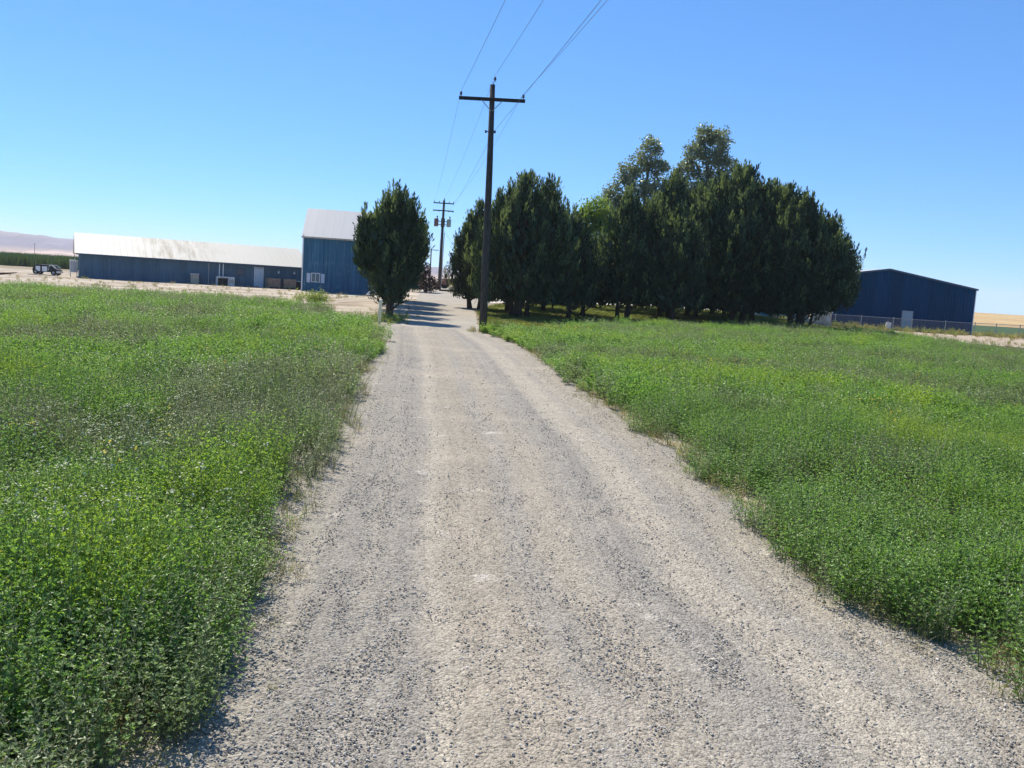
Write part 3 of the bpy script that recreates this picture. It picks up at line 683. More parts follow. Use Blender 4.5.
def conifer_crown(lobes, seed, dens=6.5, tuft=1.0):
    """lobes: (ox, oy, z0, z1, rmax, tpeak). Upright plumes over the surface and inside of each lobe"""
    q = np.random.default_rng(seed); AV = []; AF = []; AM = []; nv = 0
    for lb in lobes:
        (ox, oy, z0, z1, rm, tp) = lb[:6]; bt = lb[6] if len(lb) > 6 else .80
        H = z1 - z0; ph = q.uniform(0, 6.28, 5)
        def rad(t, a):
            lower = np.clip(t / tp, 0, 1); upper = np.clip((1 - t) / (1 - tp), 0, 1)
            r = np.where(t < tp, (bt + (1 - bt) * np.sin(lower * math.pi / 2)), upper ** .60)
            return rm * r * (1 + .10 * np.sin(3 * a + ph[0] + 4 * t) + .08 * np.sin(5 * a + ph[1] - 7 * t) + .06 * np.sin(9 * a + ph[2]))
        n = int(.62 * dens * 2 * math.pi * rm * .78 * H)
        t = q.uniform(0, 1, n) ** .9; a = q.uniform(0, 6.28, n)
        shell = np.where(q.uniform(0, 1, n) < .74, q.uniform(.84, 1.02, n), q.uniform(.2, .85, n))
        r = rad(t, a) * shell
        C = np.stack([ox + r * np.cos(a), oy + r * np.sin(a), z0 + t * H * .93], -1)
        out = np.stack([np.cos(a), np.sin(a), np.zeros(n)], -1)
        tilt = (.05 + .32 * (1 - t)) * shell
        D = out * tilt[:, None] + np.array([0, 0, 1.]) + q.normal(0, .10, (n, 3)); D /= np.linalg.norm(D, axis=1, keepdims=True)
        PL = tuft * q.uniform(.7, 1.5, n) * (1.0 - .05 * t); m = 42
        s = np.tile(np.linspace(0.0, 1.0, m), n); rep = lambda A: np.repeat(A, m, axis=0)
        Cc = rep(C) + rep(D) * (s * np.repeat(PL, m))[:, None]
        jit = q.normal(0, 1, (n * m, 3)) * (.165 * tuft * (np.clip(s * 5 + .25, 0, 1)) * (1.03 - s) ** .75)[:, None] * np.array([1, 1, .4])
        Cc = Cc + jit
        Dd = rep(D) + q.normal(0, .20, (n * m, 3)) + jit * 1.2
        V, F = blades(Cc, Dd, q.uniform(.16, .34, n * m) * tuft, q.uniform(.045, .095, n * m) * tuft, q)
        tone = (q.uniform(0, 1, n) < .16 + .5 * t); tip = np.repeat(tone, m) & (s > .35)  # more plumes in the sunlit colour towards the top of the crown
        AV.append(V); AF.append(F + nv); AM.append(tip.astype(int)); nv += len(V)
        # loose inner mass of broad sprays, so that little sky shows through the middle
        n2 = int(105 * rm * H); t = q.uniform(.04, .86, n2); a = q.uniform(0, 6.28, n2); r = rad(t, a) * np.sqrt(q.uniform(0, .62, n2))
        C = np.stack([ox + r * np.cos(a), oy + r * np.sin(a), z0 + t * H], -1)
        V, F = blades(C, np.array([0, 0, 1.]) + q.normal(0, .5, (n2, 3)), q.uniform(.35, .7, n2), q.uniform(.16, .3, n2), q)
        AV.append(V); AF.append(F + nv); AM.append(np.zeros(n2, int)); nv += len(V)
    return np.concatenate(AV), np.concatenate(AF), np.concatenate(AM)

def trunk_mesh(mb, base, top, r, q, limbs, spread, z_first, n=9, bow=.12):
    pts = []; k = 6
    off = q.normal(0, bow, 2)
    for i in range(k + 1):
        t = i / k; pts.append((base[0] + off[0] * math.sin(t * 3) + (top[0] - base[0]) * t, base[1] + off[1] * math.sin(t * 2.5) + (top[1] - base[1]) * t, base[2] - .1 + (top[2] - base[2] + .1) * t))
    mb.tube(pts, [r * (1.35 if i == 0 else 1.0) * (1 - .8 * i / k) for i in range(k + 1)], n)
    for j in range(limbs):
        t = z_first + (.95 - z_first) * j / max(1, limbs) ; i0 = t * k; i = int(i0); f = i0 - i
        p = np.array(pts[i]) * (1 - f) + np.array(pts[min(i + 1, k)]) * f; a = j * 2.4 + q.uniform(-.4, .4); L = spread * q.uniform(.6, 1.0) * (1.05 - t * .6)
        o = np.array([math.cos(a), math.sin(a), 0])
        mb.tube([p, p + o * L * .4 + [0, 0, L * .35], p + o * L * .8 + [0, 0, L * .95]], [r * .42 * (1 - t * .6), r * .28 * (1 - t * .6), r * .06], 6)

def conifer(x, y, lobes, label, seed, stems=1, rtrunk=.16, dens=6.5, tuft=1.0, group=None):
    z = g1(x, y); root = empty('conifer_tree', (x, y, z), 0, label, 'tree', group)
    q = np.random.default_rng(seed); mb = MB()
    top = max(l[3] for l in lobes)
    for s in range(stems):
        a = s * 2.3 + seed; rr = 0 if stems == 1 else .32 + .12 * s
        mb.tube_args = None
        trunk_mesh(mb, (rr * math.cos(a), rr * math.sin(a), 0), (rr * 2.2 * math.cos(a), rr * 2.2 * math.sin(a), top * .8), rtrunk * (1 if s == 0 else .75), q, 9, 1.6, .10)
    mb.build('trunk', M['bark'], root, True)
    V, F, mi = conifer_crown(lobes, seed, dens, tuft)
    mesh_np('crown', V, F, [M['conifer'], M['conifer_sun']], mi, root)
    return root

def broadleaf(name, x, y, clumps, trunk_top, label, mat, barkm, seed, leaf=.26, per=420, rtrunk=.3, fill=.9):
    """clumps: (ox, oy, oz, rx, rz)"""
    z = g1(x, y); root = empty(name, (x, y, z), 0, label, 'tree'); q = np.random.default_rng(seed)
    mb = MB(); trunk_mesh(mb, (0, 0, 0), (0, 0, trunk_top), rtrunk, q, 4, 1.5, .4)
    for c in clumps:
        t = min(.9, max(.25, (c[2] - c[4]) / trunk_top * .8)); b = np.array([0, 0, trunk_top * t]); e = np.array(c[:3])
        mb.tube([b, b * .5 + e * .5 + [0, 0, -.1], e], [rtrunk * .35, rtrunk * .2, .03], 6)
    mb.build('trunk', barkm, root, True)
    AV = []; AF = []; nv = 0
    for (ox, oy, oz, rx, rz) in clumps:
        # each clump is many small sprays of leaves with air between them
        ns = max(5, int(per / 15 * (rx * rx * rz) ** .55)); d = q.normal(size=(ns, 3)); d /= np.linalg.norm(d, axis=1, keepdims=True)
        c = d * (q.uniform(.25, 1, ns) ** .5)[:, None] * np.array([rx, rx, rz]) + [ox, oy, oz]
        m = 27; P = np.repeat(c, m, axis=0) + q.normal(0, 1, (ns * m, 3)) * .24 * fill
        D = np.repeat(d, m, axis=0) * .6 + q.normal(0, .7, (ns * m, 3))
        V, F = blades(P, D, q.uniform(.6, 1.2, ns * m) * leaf, q.uniform(.6, 1.0, ns * m) * leaf * .75, q)
        AV.append(V); AF.append(F + nv); nv += len(V)
    mesh_np('crown', np.concatenate(AV), np.concatenate(AF), [mat], None, root)
    return root

GRP = 'dark conifers round the lawn'
for (cx, cy, lb, lab, sd_) in [
    (1.9, 65, [(0, 0, .5, 7.2, 1.9, .46)], 'conifer of the rear row behind the large round-headed one', 61),
    (8.6, 70, [(0, 0, .5, 7.6, 2.0, .46)], 'conifer of the rear row behind the sunlit gap, below the left poplar', 62),
    (13.2, 70, [(0, 0, .5, 8.6, 2.3, .48)], 'conifer of the rear row behind the tall pointed one', 63),
    (18.0, 69, [(0, 0, .5, 8.2, 2.3, .48)], 'conifer of the rear row behind the broadest one', 64),
    (-.6, 60, [(0, 0, .5, 6.6, 2.5, .5)], 'wide conifer added for shade in the rear row between the narrow one and the large round-headed one', 65),  # wide rear-row trees, added to keep the sun off the lawn
    (4.4, 60.5, [(0, 0, .5, 4.4, 1.8, .5)], 'low wide conifer added for shade in the rear row just left of the sunlit gap', 66),
    (10.2, 59, [(0, 0, .6, 7.0, 2.1, .5)], 'wide conifer in front of the tall pointed one', 67),
    (13.0, 66, [(0, 0, .5, 7.6, 2.8, .5)], 'wide conifer added for shade in the rear row between the tall pointed one and the broadest one', 68),
    (16.4, 65.5, [(0, 0, .5, 7.6, 2.8, .5)], 'wide conifer added for shade in the rear row directly behind the broadest one', 69),
    (12.0, 74, [(0, 0, .5, 7.4, 2.6, .5)], 'conifer added for shade in the last row, in front of the white house', 70),  # added likewise to block sun from the lawn
    (.3, 69, [(0, 0, .5, 6.0, 2.0, .5)], 'conifer added for shade in the rear row nearest the driveway', 72),  # this one and those below are added to shade the lawn
    (2.4, 77, [(0, 0, .5, 6.0, 2.2, .5)], 'conifer added for shade in the last row, nearest the pale branch drive', 73),
    (9.0, 78, [(0, 0, .5, 7.0, 2.2, .5)], 'conifer added for shade in the last row before the left end of the white house', 74),
    (18.6, 77, [(0, 0, .5, 7.0, 2.4, .5)], 'conifer added for shade in the last row beside the pale grey shed', 75),
    (16.0, 74, [(0, 0, .5, 7.4, 2.6, .5)], 'conifer added for shade in the last row, in front of the right end of the white house', 71)]:
    conifer(cx, cy, lb, lab, sd_, 1, .16, 5.5, 1.0, GRP)
conifer(-6.2, 44.0, [(.05, 0, .55, 5.95, 1.38, .58, .36), (-1.15, -.15, 2.0, 4.95, .66, .5, .4), (.80, .2, 1.4, 5.1, .82, .52, .4), (.45, -.1, 1.8, 5.85, .8, .58, .5)], 'dark conifer on the left of the driveway, in front of the tall blue barn', 21, 1, .17, 7, .82)
conifer(-7.05, 49.5, [(0, 0, .9, 5.7, 1.7, .58, .5)], 'low conifer added for its shadow, between the two foremost ones left of the driveway', 33, 1, .13, 6.5, .85)  # hidden tree, added to close the gaps in the drive's shadow
conifer(-8.4, 60.5, [(0, 0, .7, 6.5, 1.9, .6, .5)], 'conifer added for its shadow, third behind the foremost one left of the driveway', 34, 1, .14, 6.5, .9)  # also hidden, added so the shade on the drive joins up
conifer(-7.75, 55, [(0, 0, .9, 6.1, 1.8, .58, .5), (.6, .3, .9, 5.2, 1.1, .55, .5)], 'conifer hidden behind the single conifer on the left of the driveway', 31, 1, .15, 6.5, .9)
conifer(-9.1, 66, [(0, 0, .6, 6.8, 2.0, .6, .5), (.8, .3, .6, 5.4, 1.2, .55, .5)], 'farthest conifer left of the driveway, next to the dark purple shrub', 32, 1, .15, 6.5, .9)
conifer(-2.9, 62, [(0, 0, .3, 6.9, 1.45, .42), (-.75, 0, .4, 5.0, 1.15, .48), (.9, .4, .4, 5.9, 1.5, .44)], 'narrow conifer just behind the tall power pole, leftmost of those round the lawn', 22, 2, .15, 6.5, .9, GRP)
conifer(.15, 54, [(0, 0, .55, 8.05, 2.3, .46), (-1.4, .4, .5, 6.8, 1.7, .46), (1.3, .3, .5, 7.8, 1.7, .48)], 'large round-headed conifer just right of the tall power pole', 23, 4, .17, 6.5, .95, GRP)
conifer(3.1, 57, [(-.3, 0, .55, 6.7, 1.7, .46), (.55, .5, .6, 6.0, 1.4, .46)], 'slim dark conifer tucked against the right side of the large round-headed one', 24, 2, .14, 6.5, .9, GRP)
conifer(7.0, 60, [(0, 0, .6, 8.0, 1.9, .48), (-1.2, .3, .6, 4.6, 1.2, .48), (1.5, 0, .6, 7.4, 1.8, .47)], 'conifer below the left tall poplar, beside the sunlit gap in the lawn', 25, 2, .17, 6.3, .95, GRP)
conifer(10.6, 64, [(0, 0, .5, 9.7, 2.1, .48), (1.7, .2, .5, 9.0, 1.8, .48), (-1.2, .1, .5, 8.0, 1.6, .48)], 'tall pointed conifer below the right tall poplar', 26, 2, .18, 6.3, 1.0, GRP)
conifer(14.9, 62, [(0, 0, .6, 10.3, 2.8, .52), (1.9, .2, .5, 9.5, 2.4, .50), (-1.7, -.2, .5, 9.5, 2.2, .50)], 'broadest and tallest dark conifer, near the middle of the right-hand group', 27, 3, .2, 6.3, 1.05, GRP)
conifer(18.6, 60, [(-.3, 0, .7, 8.4, 2.6, .52), (1.5, 0, 1.1, 7.0, 2.1, .54), (-1.2, .5, .6, 9.0, 2.2, .48)], 'rounded dark conifer at the right end of the group, beside the deep blue metal building', 28, 3, .18, 6.3, 1.0, GRP)
conifer(19.3, 61, [(1.4, 0, 1.4, 6.1, 1.75, .54), (2.15, .3, 1.9, 5.1, 1.15, .52), (.6, 0, .9, 5.0, 1.3, .5)], 'lowest conifer of the right-hand group, its crown overlapping the deep blue metal building', 29, 2, .14, 6.3, .95, GRP)
broadleaf('poplar_tree', 11.2, 84, [(.1, 0, 14.4, .75, .9), (-.6, .3, 12.9, 1.0, 1.0), (.9, -.2, 12.5, .8, .9), (-2.0, 0, 11.8, .8, .9), (-3.0, .2, 10.0, 1.0, 1.0), (-.9, -.4, 10.6, 1.2, 1.1), (1.4, .3, 10.6, 1.1, 1.1), (-3.0, 0, 8.2, 1.3, 1.2), (0, 0, 8.2, 2.0, 1.4)], 13.2, 'tall loose-crowned poplar rising behind the conifers, left of two', M['broad'], M['pale_bark'], 41, .27, 620)
broadleaf('poplar_tree', 17.0, 86, [(-.5, 0, 16.1, .85, .9), (.9, .2, 15.8, .95, 1.0), (-1.3, .2, 14.4, 1.0, 1.0), (.4, -.3, 14.1, 1.2, 1.1), (1.9, .2, 13.4, .9, 1.1), (-1.9, 0, 12.6, 1.2, 1.1), (.6, 0, 11.8, 1.6, 1.3), (2.6, .1, 11.2, 1.1, 1.1), (-1.6, .2, 10.5, 1.6, 1.4), (.8, 0, 9.2, 2.2, 1.6)], 14.6, 'tallest leafy poplar, rising behind the conifers with its top above all other trees', M['broad'], M['pale_bark'], 42, .27, 640)
broadleaf('leafy_tree', 6.1, 74, [(0, 0, 7.9, 1.2, 1.0), (-1.0, 0, 6.9, 1.3, 1.1), (1.0, .1, 6.9, 1.4, 1.1), (0, -.2, 5.6, 1.9, 1.3), (.2, 0, 4.2, 1.9, 1.3)], 6, 'smaller bright green leafy tree showing between two dark conifers', M['bright'], M['pale_bark'], 43, .24, 620)
# purple shrub and a dark hedge by the far pole
def shrub(x, y, clumps, label, mat, seed, leaf=.16):
    root = empty('purple_shrub' if mat is M['purple'] else 'green_shrub', (x, y, g1(x, y)), 0, label, 'shrub'); q = np.random.default_rng(seed)
    mb = MB()
    for c in clumps: mb.tube([(0, 0, -.05), (c[0] * .5, c[1] * .5, c[2] * .5), c[:3]], [.05, .035, .01], 6)
    mb.build('stem', M['bark'], root)
    AV = []; AF = []; nv = 0
    for (ox, oy, oz, rx, rz) in clumps:
        n = int(900 * rx * rz) + 200; d = q.normal(size=(n, 3)); d /= np.linalg.norm(d, axis=1, keepdims=True)
        P = d * (q.uniform(.1, 1, n) ** .4)[:, None] * np.array([rx, rx, rz]) + [ox, oy, oz] + q.normal(0, .06, (n, 3))
        V, F = blades(P, d + q.normal(0, .6, (n, 3)), q.uniform(.6, 1.3, n) * leaf, q.uniform(.4, .8, n) * leaf, q); AV.append(V); AF.append(F + nv); nv += len(V)
    mesh_np('foliage', np.concatenate(AV), np.concatenate(AF), [mat], None, root)
shrub(-8.5, 84, [(0, 0, .9, 1.0, .8), (-.5, 0, 1.7, .8, .7), (.5, 0, .7, .8, .6), (-.9, .3, 1.0, .9, .8), (-.2, .2, 2.2, .5, .5)], 'dark purple-leaved shrub left of the driveway, beside the far power pole', M['purple'], 51)
shrub(-6.3, 116, [(0, 0, .7, .9, .6), (.9, .2, .9, .9, .7), (-1.3, 0, .6, .8, .5)], 'dark green shrub behind the rust red wagon at the end of the driveway', M['corn'], 52)

# ------------------------------------------------------------------ power poles and wires
def insulator(mb, p, s=1.0):
    x, y, z = p
    mb.tube([(x, y, z), (x, y, z + .06 * s), (x, y, z + .065 * s), (x, y, z + .10 * s), (x, y, z + .105 * s), (x, y, z + .16 * s), (x, y, z + .19 * s)], [.018 * s, .018 * s, .06 * s, .05 * s, .04 * s, .05 * s, .02 * s], 8)

def near_pole():
    x, y = -1.33, 37.0; z = g1(x, y); root = empty('power_pole', (x, y, z), R(-6), 'nearest and tallest wooden power pole with one crossarm, at the gravel road edge', 'power pole', 'wooden power poles')
    root.rotation_euler = (0, R(-1.1), R(3))
    mb = MB(); mb.tube([(0, 0, -.3), (0, 0, 3), (.01, 0, 6.5), (0, 0, 9.93)], [.165, .15, .128, .10], 12); mb.build('post', M['pole_wood'], root, True)
    MB().box((0, -.15, 9.33), (2.64, .10, .13), bev=.012).build('crossarm', M['crossarm'], root)
    for s in (-1, 1):
        MB().tube([(s * .42, -.215, 9.28), (s * .03, -.15, 8.88)], .016, 6).build('brace', M['galv'], root)
        m = MB(); insulator(m, (s * 1.24, -.15, 9.395)); m.build('insulator', M['porcelain'], root, True)
    m = MB(); m.tube([(.03, -.06, 9.75), (.03, -.10, 9.98), (.07, -.10, 10.06)], .016, 6); insulator(m, (.09, -.10, 10.03)); m.build('insulator', M['porcelain'], root, True)
    m = MB(); m.tube([(-.20, -.10, 8.08), (.16, -.13, 8.08)], .02, 6); m.tube([(.16, -.13, 8.03), (.16, -.13, 8.13)], .04, 8); m.tube([(-.20, -.10, 8.03), (-.20, -.10, 8.13)], .04, 8); m.build('spool_bracket', M['porcelain'], root)
    MB().tube([(.05, -.165, -.1), (.05, -.150, 3), (.04, -.13, 6.5), (.03, -.12, 8.0)], .012, 5).build('ground_wire', M['pole_wood'], root)
near_pole()

def transformer(root, x, mat, z):
    m = MB(); m.tube([(x, 0, z - .42), (x, 0, z - .40), (x, 0, z + .38), (x, 0, z + .42), (x, 0, z + .47)], [.18, .24, .24, .22, .10], 14); m.box((x * .5, 0, z + .15), (abs(x), .06, .08)); m.box((x * .5, 0, z - .2), (abs(x), .06, .08))
    o = m.build('transformer', mat, root, True)
    m = MB(); insulator(m, (x + .08, 0, z + .44), 1.6); m.build('bushing', M['porcelain'], o, True)

def far_pole():
    x, y = -8.72, 100.0; z = g1(x, y); root = empty('power_pole', (x, y, z), 0, 'farther wooden power pole carrying two crossarms and two transformers, at the end of the driveway', 'power pole', 'wooden power poles')
    root.rotation_euler = (0, R(.3), 0)
    MB().tube([(0, 0, -.3), (0, 0, 5), (0, 0, 9.8)], [.19, .16, .12], 10).build('post', M['pole_wood'], root, True)
    for h in (9.45, 8.65):
        MB().box((0, -.17, h), (2.25, .10, .12), bev=.01).build('crossarm', M['crossarm'], root)
        for s in (-1, -.45, .55, 1):
            m = MB(); insulator(m, (s * 1.06, -.17, h + .05), 1.0 if h > 9 else -1.0); m.build('insulator', M['porcelain'], root, True)
    m = MB(); insulator(m, (.02, 0, 9.78), 1.2); m.build('insulator', M['porcelain'], root, True)
    transformer(root, -.72, M['rust_can'], 7.35); transformer(root, .66, M['green_can'], 7.35)
    MB().box((.02, -.2, 7.35), (.42, .12, .95), bev=.02).build('cutout_rack', M['pole_wood'], root)
    MB().tube([(.20, -.05, .1), (.24, -.05, 6.3)], .045, 6).build('conduit', M['galv'], root)
far_pole()

def third_pole():
    x, y = -18.6, 190.0; z = g1(x, y); root = empty('power_pole', (x, y, z), 0, 'most distant small pole with one crossarm, left of the transformer pole', 'power pole', 'wooden power poles')
    MB().tube([(0, 0, -.3), (0, 0, 8.4)], [.17, .11], 8).build('post', M['pole_wood'], root, True)
    MB().box((.35, -.15, 8.05), (2.5, .1, .14)).build('crossarm', M['crossarm'], root)
third_pole()
def plain_pole():
    x, y = -374.6, 700.0; root = empty('power_pole', (x, y, 0), 0, 'tiny utility pole on the plain beyond the green crop at far left', 'power pole', 'wooden power poles')
    MB().tube([(0, 0, -.3), (0, 0, 10.2)], [.22, .16], 8).build('post', M['pole_wood'], root)
    MB().box((0, -.2, 9.4), (2.6, .12, .16)).build('crossarm', M['crossarm'], root)
plain_pole()

def wire(a, b, sag, label, r=.006, group='power line wires'):
    a = Vector(a); b = Vector(b); pts = []
    for i in range(33):
        t = i / 32; p = a.lerp(b, t); p.z -= sag * 4 * t * (1 - t); pts.append(p)
    tag(MB().tube(pts, r, 5).build('power_line', M['wire'], None), label, 'wire', group)
def arm(x, z): return (-1.52 + x, 36.85, z)
BK = (8.0, -26)      # the next pole on this side stands behind the viewer
for x0, z0, tx, lab in ((-1.24, 9.58, -1.24, 'wire running from the left end of the nearest crossarm up over the road'), (.06, 10.22, 0, 'wire running from the very top of the nearest pole up over the road'), (1.24, 9.60, 1.24, 'wire running from the right end of the nearest crossarm up over the road')):
    wire(arm(x0, z0), (BK[0] + tx, BK[1], 9.7 + (.6 if tx == 0 else 0)), .55, lab)
wire(arm(.16, 8.09), (BK[0] + .1, BK[1], 8.25), .25, 'lower wire from the bracket below the nearest crossarm up over the road')
for x0, z0, tx, tz, lab in ((-1.24, 9.58, -1.06, 9.6, 'wire from the left end of the nearest crossarm to the transformer pole'), (.06, 10.22, .02, 10.0, 'wire from the top of the nearest pole to the transformer pole'), (1.24, 9.60, 1.06, 9.6, 'wire from the right end of the nearest crossarm to the transformer pole'), (.16, 8.09, .1, 8.0, 'lower wire from the nearest pole to the transformer pole')):
    wire(arm(x0, z0), (-8.68 + tx, 99.83, .91 + tz), .45, lab)
wire((-8.70, 99.9, .9 + 6.6), (-17.2, 189.9, 8.15 + g1(-18.6, 190)), .5, 'thin service wire from the transformer pole to the distant small pole', .012)
wire((-8.66, 99.9, .9 + 6.7), (-3.2, 94.0, g1(-3.2, 94)), .02, 'guy wire slanting down to the right from the transformer pole', .012)

# ------------------------------------------------------------------ buildings
def corrugated(mb, p0, p1, zbot, ztop, pitch=.3, depth=.03, flip=1):
    """ribbed wall from p0 to p1; zbot/ztop are numbers or functions of the distance along the wall"""
    p0 = Vector((*p0, 0)); p1 = Vector((*p1, 0)); d = p1 - p0; Ln = d.length; d.normalize(); nrm = Vector((d.y, -d.x, 0)) * flip
    s = []; k = 0
    while k * pitch < Ln - 1e-6:
        b = k * pitch; s += [(b, 0), (b + pitch * .72, 0), (b + pitch * .79, depth), (b + pitch * .93, depth)]; k += 1
    s = [q for q in s if q[0] < Ln] + [(Ln, 0)]
    zb = zbot if callable(zbot) else (lambda q: zbot); zt = ztop if callable(ztop) else (lambda q: ztop)
    vs = []
    for q, o in s:
        p = p0 + d * q + nrm * o; vs += [(p.x, p.y, zb(q)), (p.x, p.y, zt(q))]
    mb.add(vs, [(2 * i, 2 * i + 2, 2 * i + 3, 2 * i + 1) for i in range(len(s) - 1)])

def local_root(name, x, y, rz, label, cat='building', zz=None):
    return empty(name, (x, y, g1(x, y) if zz is None else zz), rz, label, cat)

def window(root, c, w, h, frame_mat, panes=1, depth=.05):
    """window in a wall facing local -y, centred at c on the wall face"""
    x, y, z = c; m = MB(); t = .07
    for dz in (-h / 2 + t / 2, h / 2 - t / 2): m.box((x, y - .03, z + dz), (w, .07, t))
    for dx in (-w / 2 + t / 2, w / 2 - t / 2): m.box((x + dx, y - .03, z), (t, .066, h - 2 * t))
    for k in range(1, panes): m.box((x - w / 2 + w * k / panes, y - .03, z), (.05, .05, h - 2 * t))
    f = m.build('window', frame_mat, root); MB().box((x, y - .012, z), (w - 2 * t, .02, h - 2 * t)).build('pane', M['glass'], f); return f

# --- long low shed on the left: local x runs along the front wall, local y goes back
SH = R(math.degrees(math.atan2(10.0, 19.75)))
def long_shed():
    rz = SH; L = 22.5; D = 10.4; root = local_root('long_shed', -43.6, 90.0, rz, 'long low blue shed with a white stained metal roof, at far left', zz=0.0)
    zb = -.15; ez = 2.5; rr = 1.95
    m = MB(); corrugated(m, (0, 0), (L, 0), zb, ez, .35, .018); corrugated(m, (L, D), (0, D), zb, ez, .35, .018)
    gab = lambda q: ez + rr * (1 - abs(q - D / 2) / (D / 2))
    corrugated(m, (0, D), (0, 0), zb, gab, .35, .018); corrugated(m, (L, 0), (L, D), zb, gab, .35, .018); m.build('wall', M['shed_wall'], root)
    m = MB(); ov = .45; ox = .55; th = .07; sl = rr / (D / 2)
    for (ya, yb) in ((-ov, D / 2), (D + ov, D / 2)):
        za = ez - ov * sl + .04; zc = ez + rr + .04
        vs = [(-ox, ya, za), (L + .3, ya, za), (L + .3, yb, zc), (-ox, yb, zc)]; vs += [(v[0], v[1], v[2] + th) for v in vs]
        m.add(vs, [(0, 3, 2, 1), (4, 5, 6, 7), (0, 1, 5, 4), (1, 2, 6, 5), (2, 3, 7, 6), (3, 0, 4, 7)])
        k = 0
        while k * .6 < L + .3 + ox - .05:      # raised seams of the sheets
            xx = -ox + k * .6 + .02; m.add([(xx, ya, za + th), (xx + .04, ya, za + th), (xx + .04, yb, zc + th), (xx, yb, zc + th), (xx + .02, ya, za + th + .008), (xx + .02, yb, zc + th + .008)], [(0, 4, 5, 3), (4, 1, 2, 5), (0, 1, 4), (3, 5, 2)]); k += 1
    m.build('roof', M['shed_roof'], root)
    MB().box((L / 2, -ov - .02, ez - ov * sl + .02), (L + .8, .035, .12)).build('fascia', M['dark_trim'], root)
    d = MB().box((17.4, -.035, 1.0), (.86, .05, 2.1), bev=.01).build('door', M['pale_door'], root); MB().box((17.08, -.08, 1.0), (.05, .05, .12)).build('handle', M['galv'], d)
    m = MB(); m.box((16.93, -.04, 1.05), (.06, .07, 2.3)); m.box((17.87, -.04, 1.05), (.06, .07, 2.3)); m.box((17.4, -.04, 2.13), (.88, .07, .06)); m.build('door_frame', M['white_trim'], root)
    window(root, (15.4, -.02, 1.55), .9, .7, M['dark_trim'])
    MB().tube([(12.2, -.12, -.1), (12.2, -.12, 2.35)], .045, 8).build('downpipe', M['galv'], root)
    for s in (13.28, 13.66): MB().tube([(s, -.14, .95), (s, -.14, 2.3)], .06, 8).build('vent_pipe', M['white_trim'], root)
    for s in (19.5, 21.2):
        m = MB(); m.box((s, -.10, 1.75), (.16, .16, .24), bev=.02); m.tube([(s, -.16, 1.9), (s, -.22, 2.0), (s, -.12, 2.05)], .02, 6); m.build('wall_lamp', M['white_trim'], root)
    MB().box((-.5, 1.2, 1.95), (.06, .05, .8)).build('conduit', M['galv'], root)
    return root
shed = long_shed()
def SP(s, off, z=0.0):
    """point in front of the long shed's wall: s metres along it, off metres towards the yard"""
    c, sn = math.cos(SH), math.sin(SH); x = -43.6 + s * c + off * sn; y = 90 + s * sn - off * c; return (x, y, g1(x, y) + z)

# --- tall barn
def barn():
    ang = R(7); Lf = 7.9; D = 11.5; root = local_root('barn', -22.2, 93.0, ang, 'tall faded blue metal barn with a pale metal roof, behind the left conifer', zz=.02)
    zb = -.2; ez = 5.59; rr = 3.0; half = 4.5
    m = MB(); corrugated(m, (0, 0), (Lf, 0), zb, ez, .42, .035); corrugated(m, (Lf, 2 * half), (0, 2 * half), zb, ez, .42, .035)
    gab = lambda q: ez + rr * (1 - abs(q - half) / half)
    corrugated(m, (0, 2 * half), (0, 0), zb, gab, .42, .035); corrugated(m, (Lf, 0), (Lf, 2 * half), zb, gab, .42, .035); m.build('wall', M['barn_wall'], root)
    m = MB(); sl = rr / half; th = .08
    for (ya, yb) in ((-.25, half), (2 * half + .25, half)):
        za = ez - .25 * sl + .06; zc = ez + rr + .06
        vs = [(-.2, ya, za), (Lf + .2, ya, za), (Lf + .2, yb, zc), (-.2, yb, zc)]; vs += [(v[0], v[1], v[2] + th) for v in vs]
        m.add(vs, [(0, 3, 2, 1), (4, 5, 6, 7), (0, 1, 5, 4), (1, 2, 6, 5), (2, 3, 7, 6), (3, 0, 4, 7)])
        for k in range(10):
            xx = .05 + k * .9; m.add([(xx, ya, za + th), (xx + .06, ya, za + th), (xx + .06, yb, zc + th), (xx, yb, zc + th), (xx + .03, ya, za + th + .012), (xx + .03, yb, zc + th + .012)], [(0, 4, 5, 3), (4, 1, 2, 5), (0, 1, 4), (3, 5, 2)])
    m.build('roof', M['barn_roof'], root)
    MB().box((Lf / 2, -.28, ez - .09), (Lf + .4, .04, .16)).build('fascia', M['beige'], root)
    m = MB(); m.box((-.03, -.045, 2.8), (.12, .05, 5.9)); m.build('corner_trim', M['white_trim'], root)
    MB().box((Lf + .02, -.045, 2.8), (.16, .05, 5.9)).build('corner_trim', M['white_trim'], root)
    window(root, (1.35, -.06, 1.45), .9, .95, M['white_trim'], 2)
    for dx in (-.72, .72): MB().box((1.35 + dx, -.075, 1.40), (.36, .05, .95)).build('shutter', M['pale_door'], root)
barn()

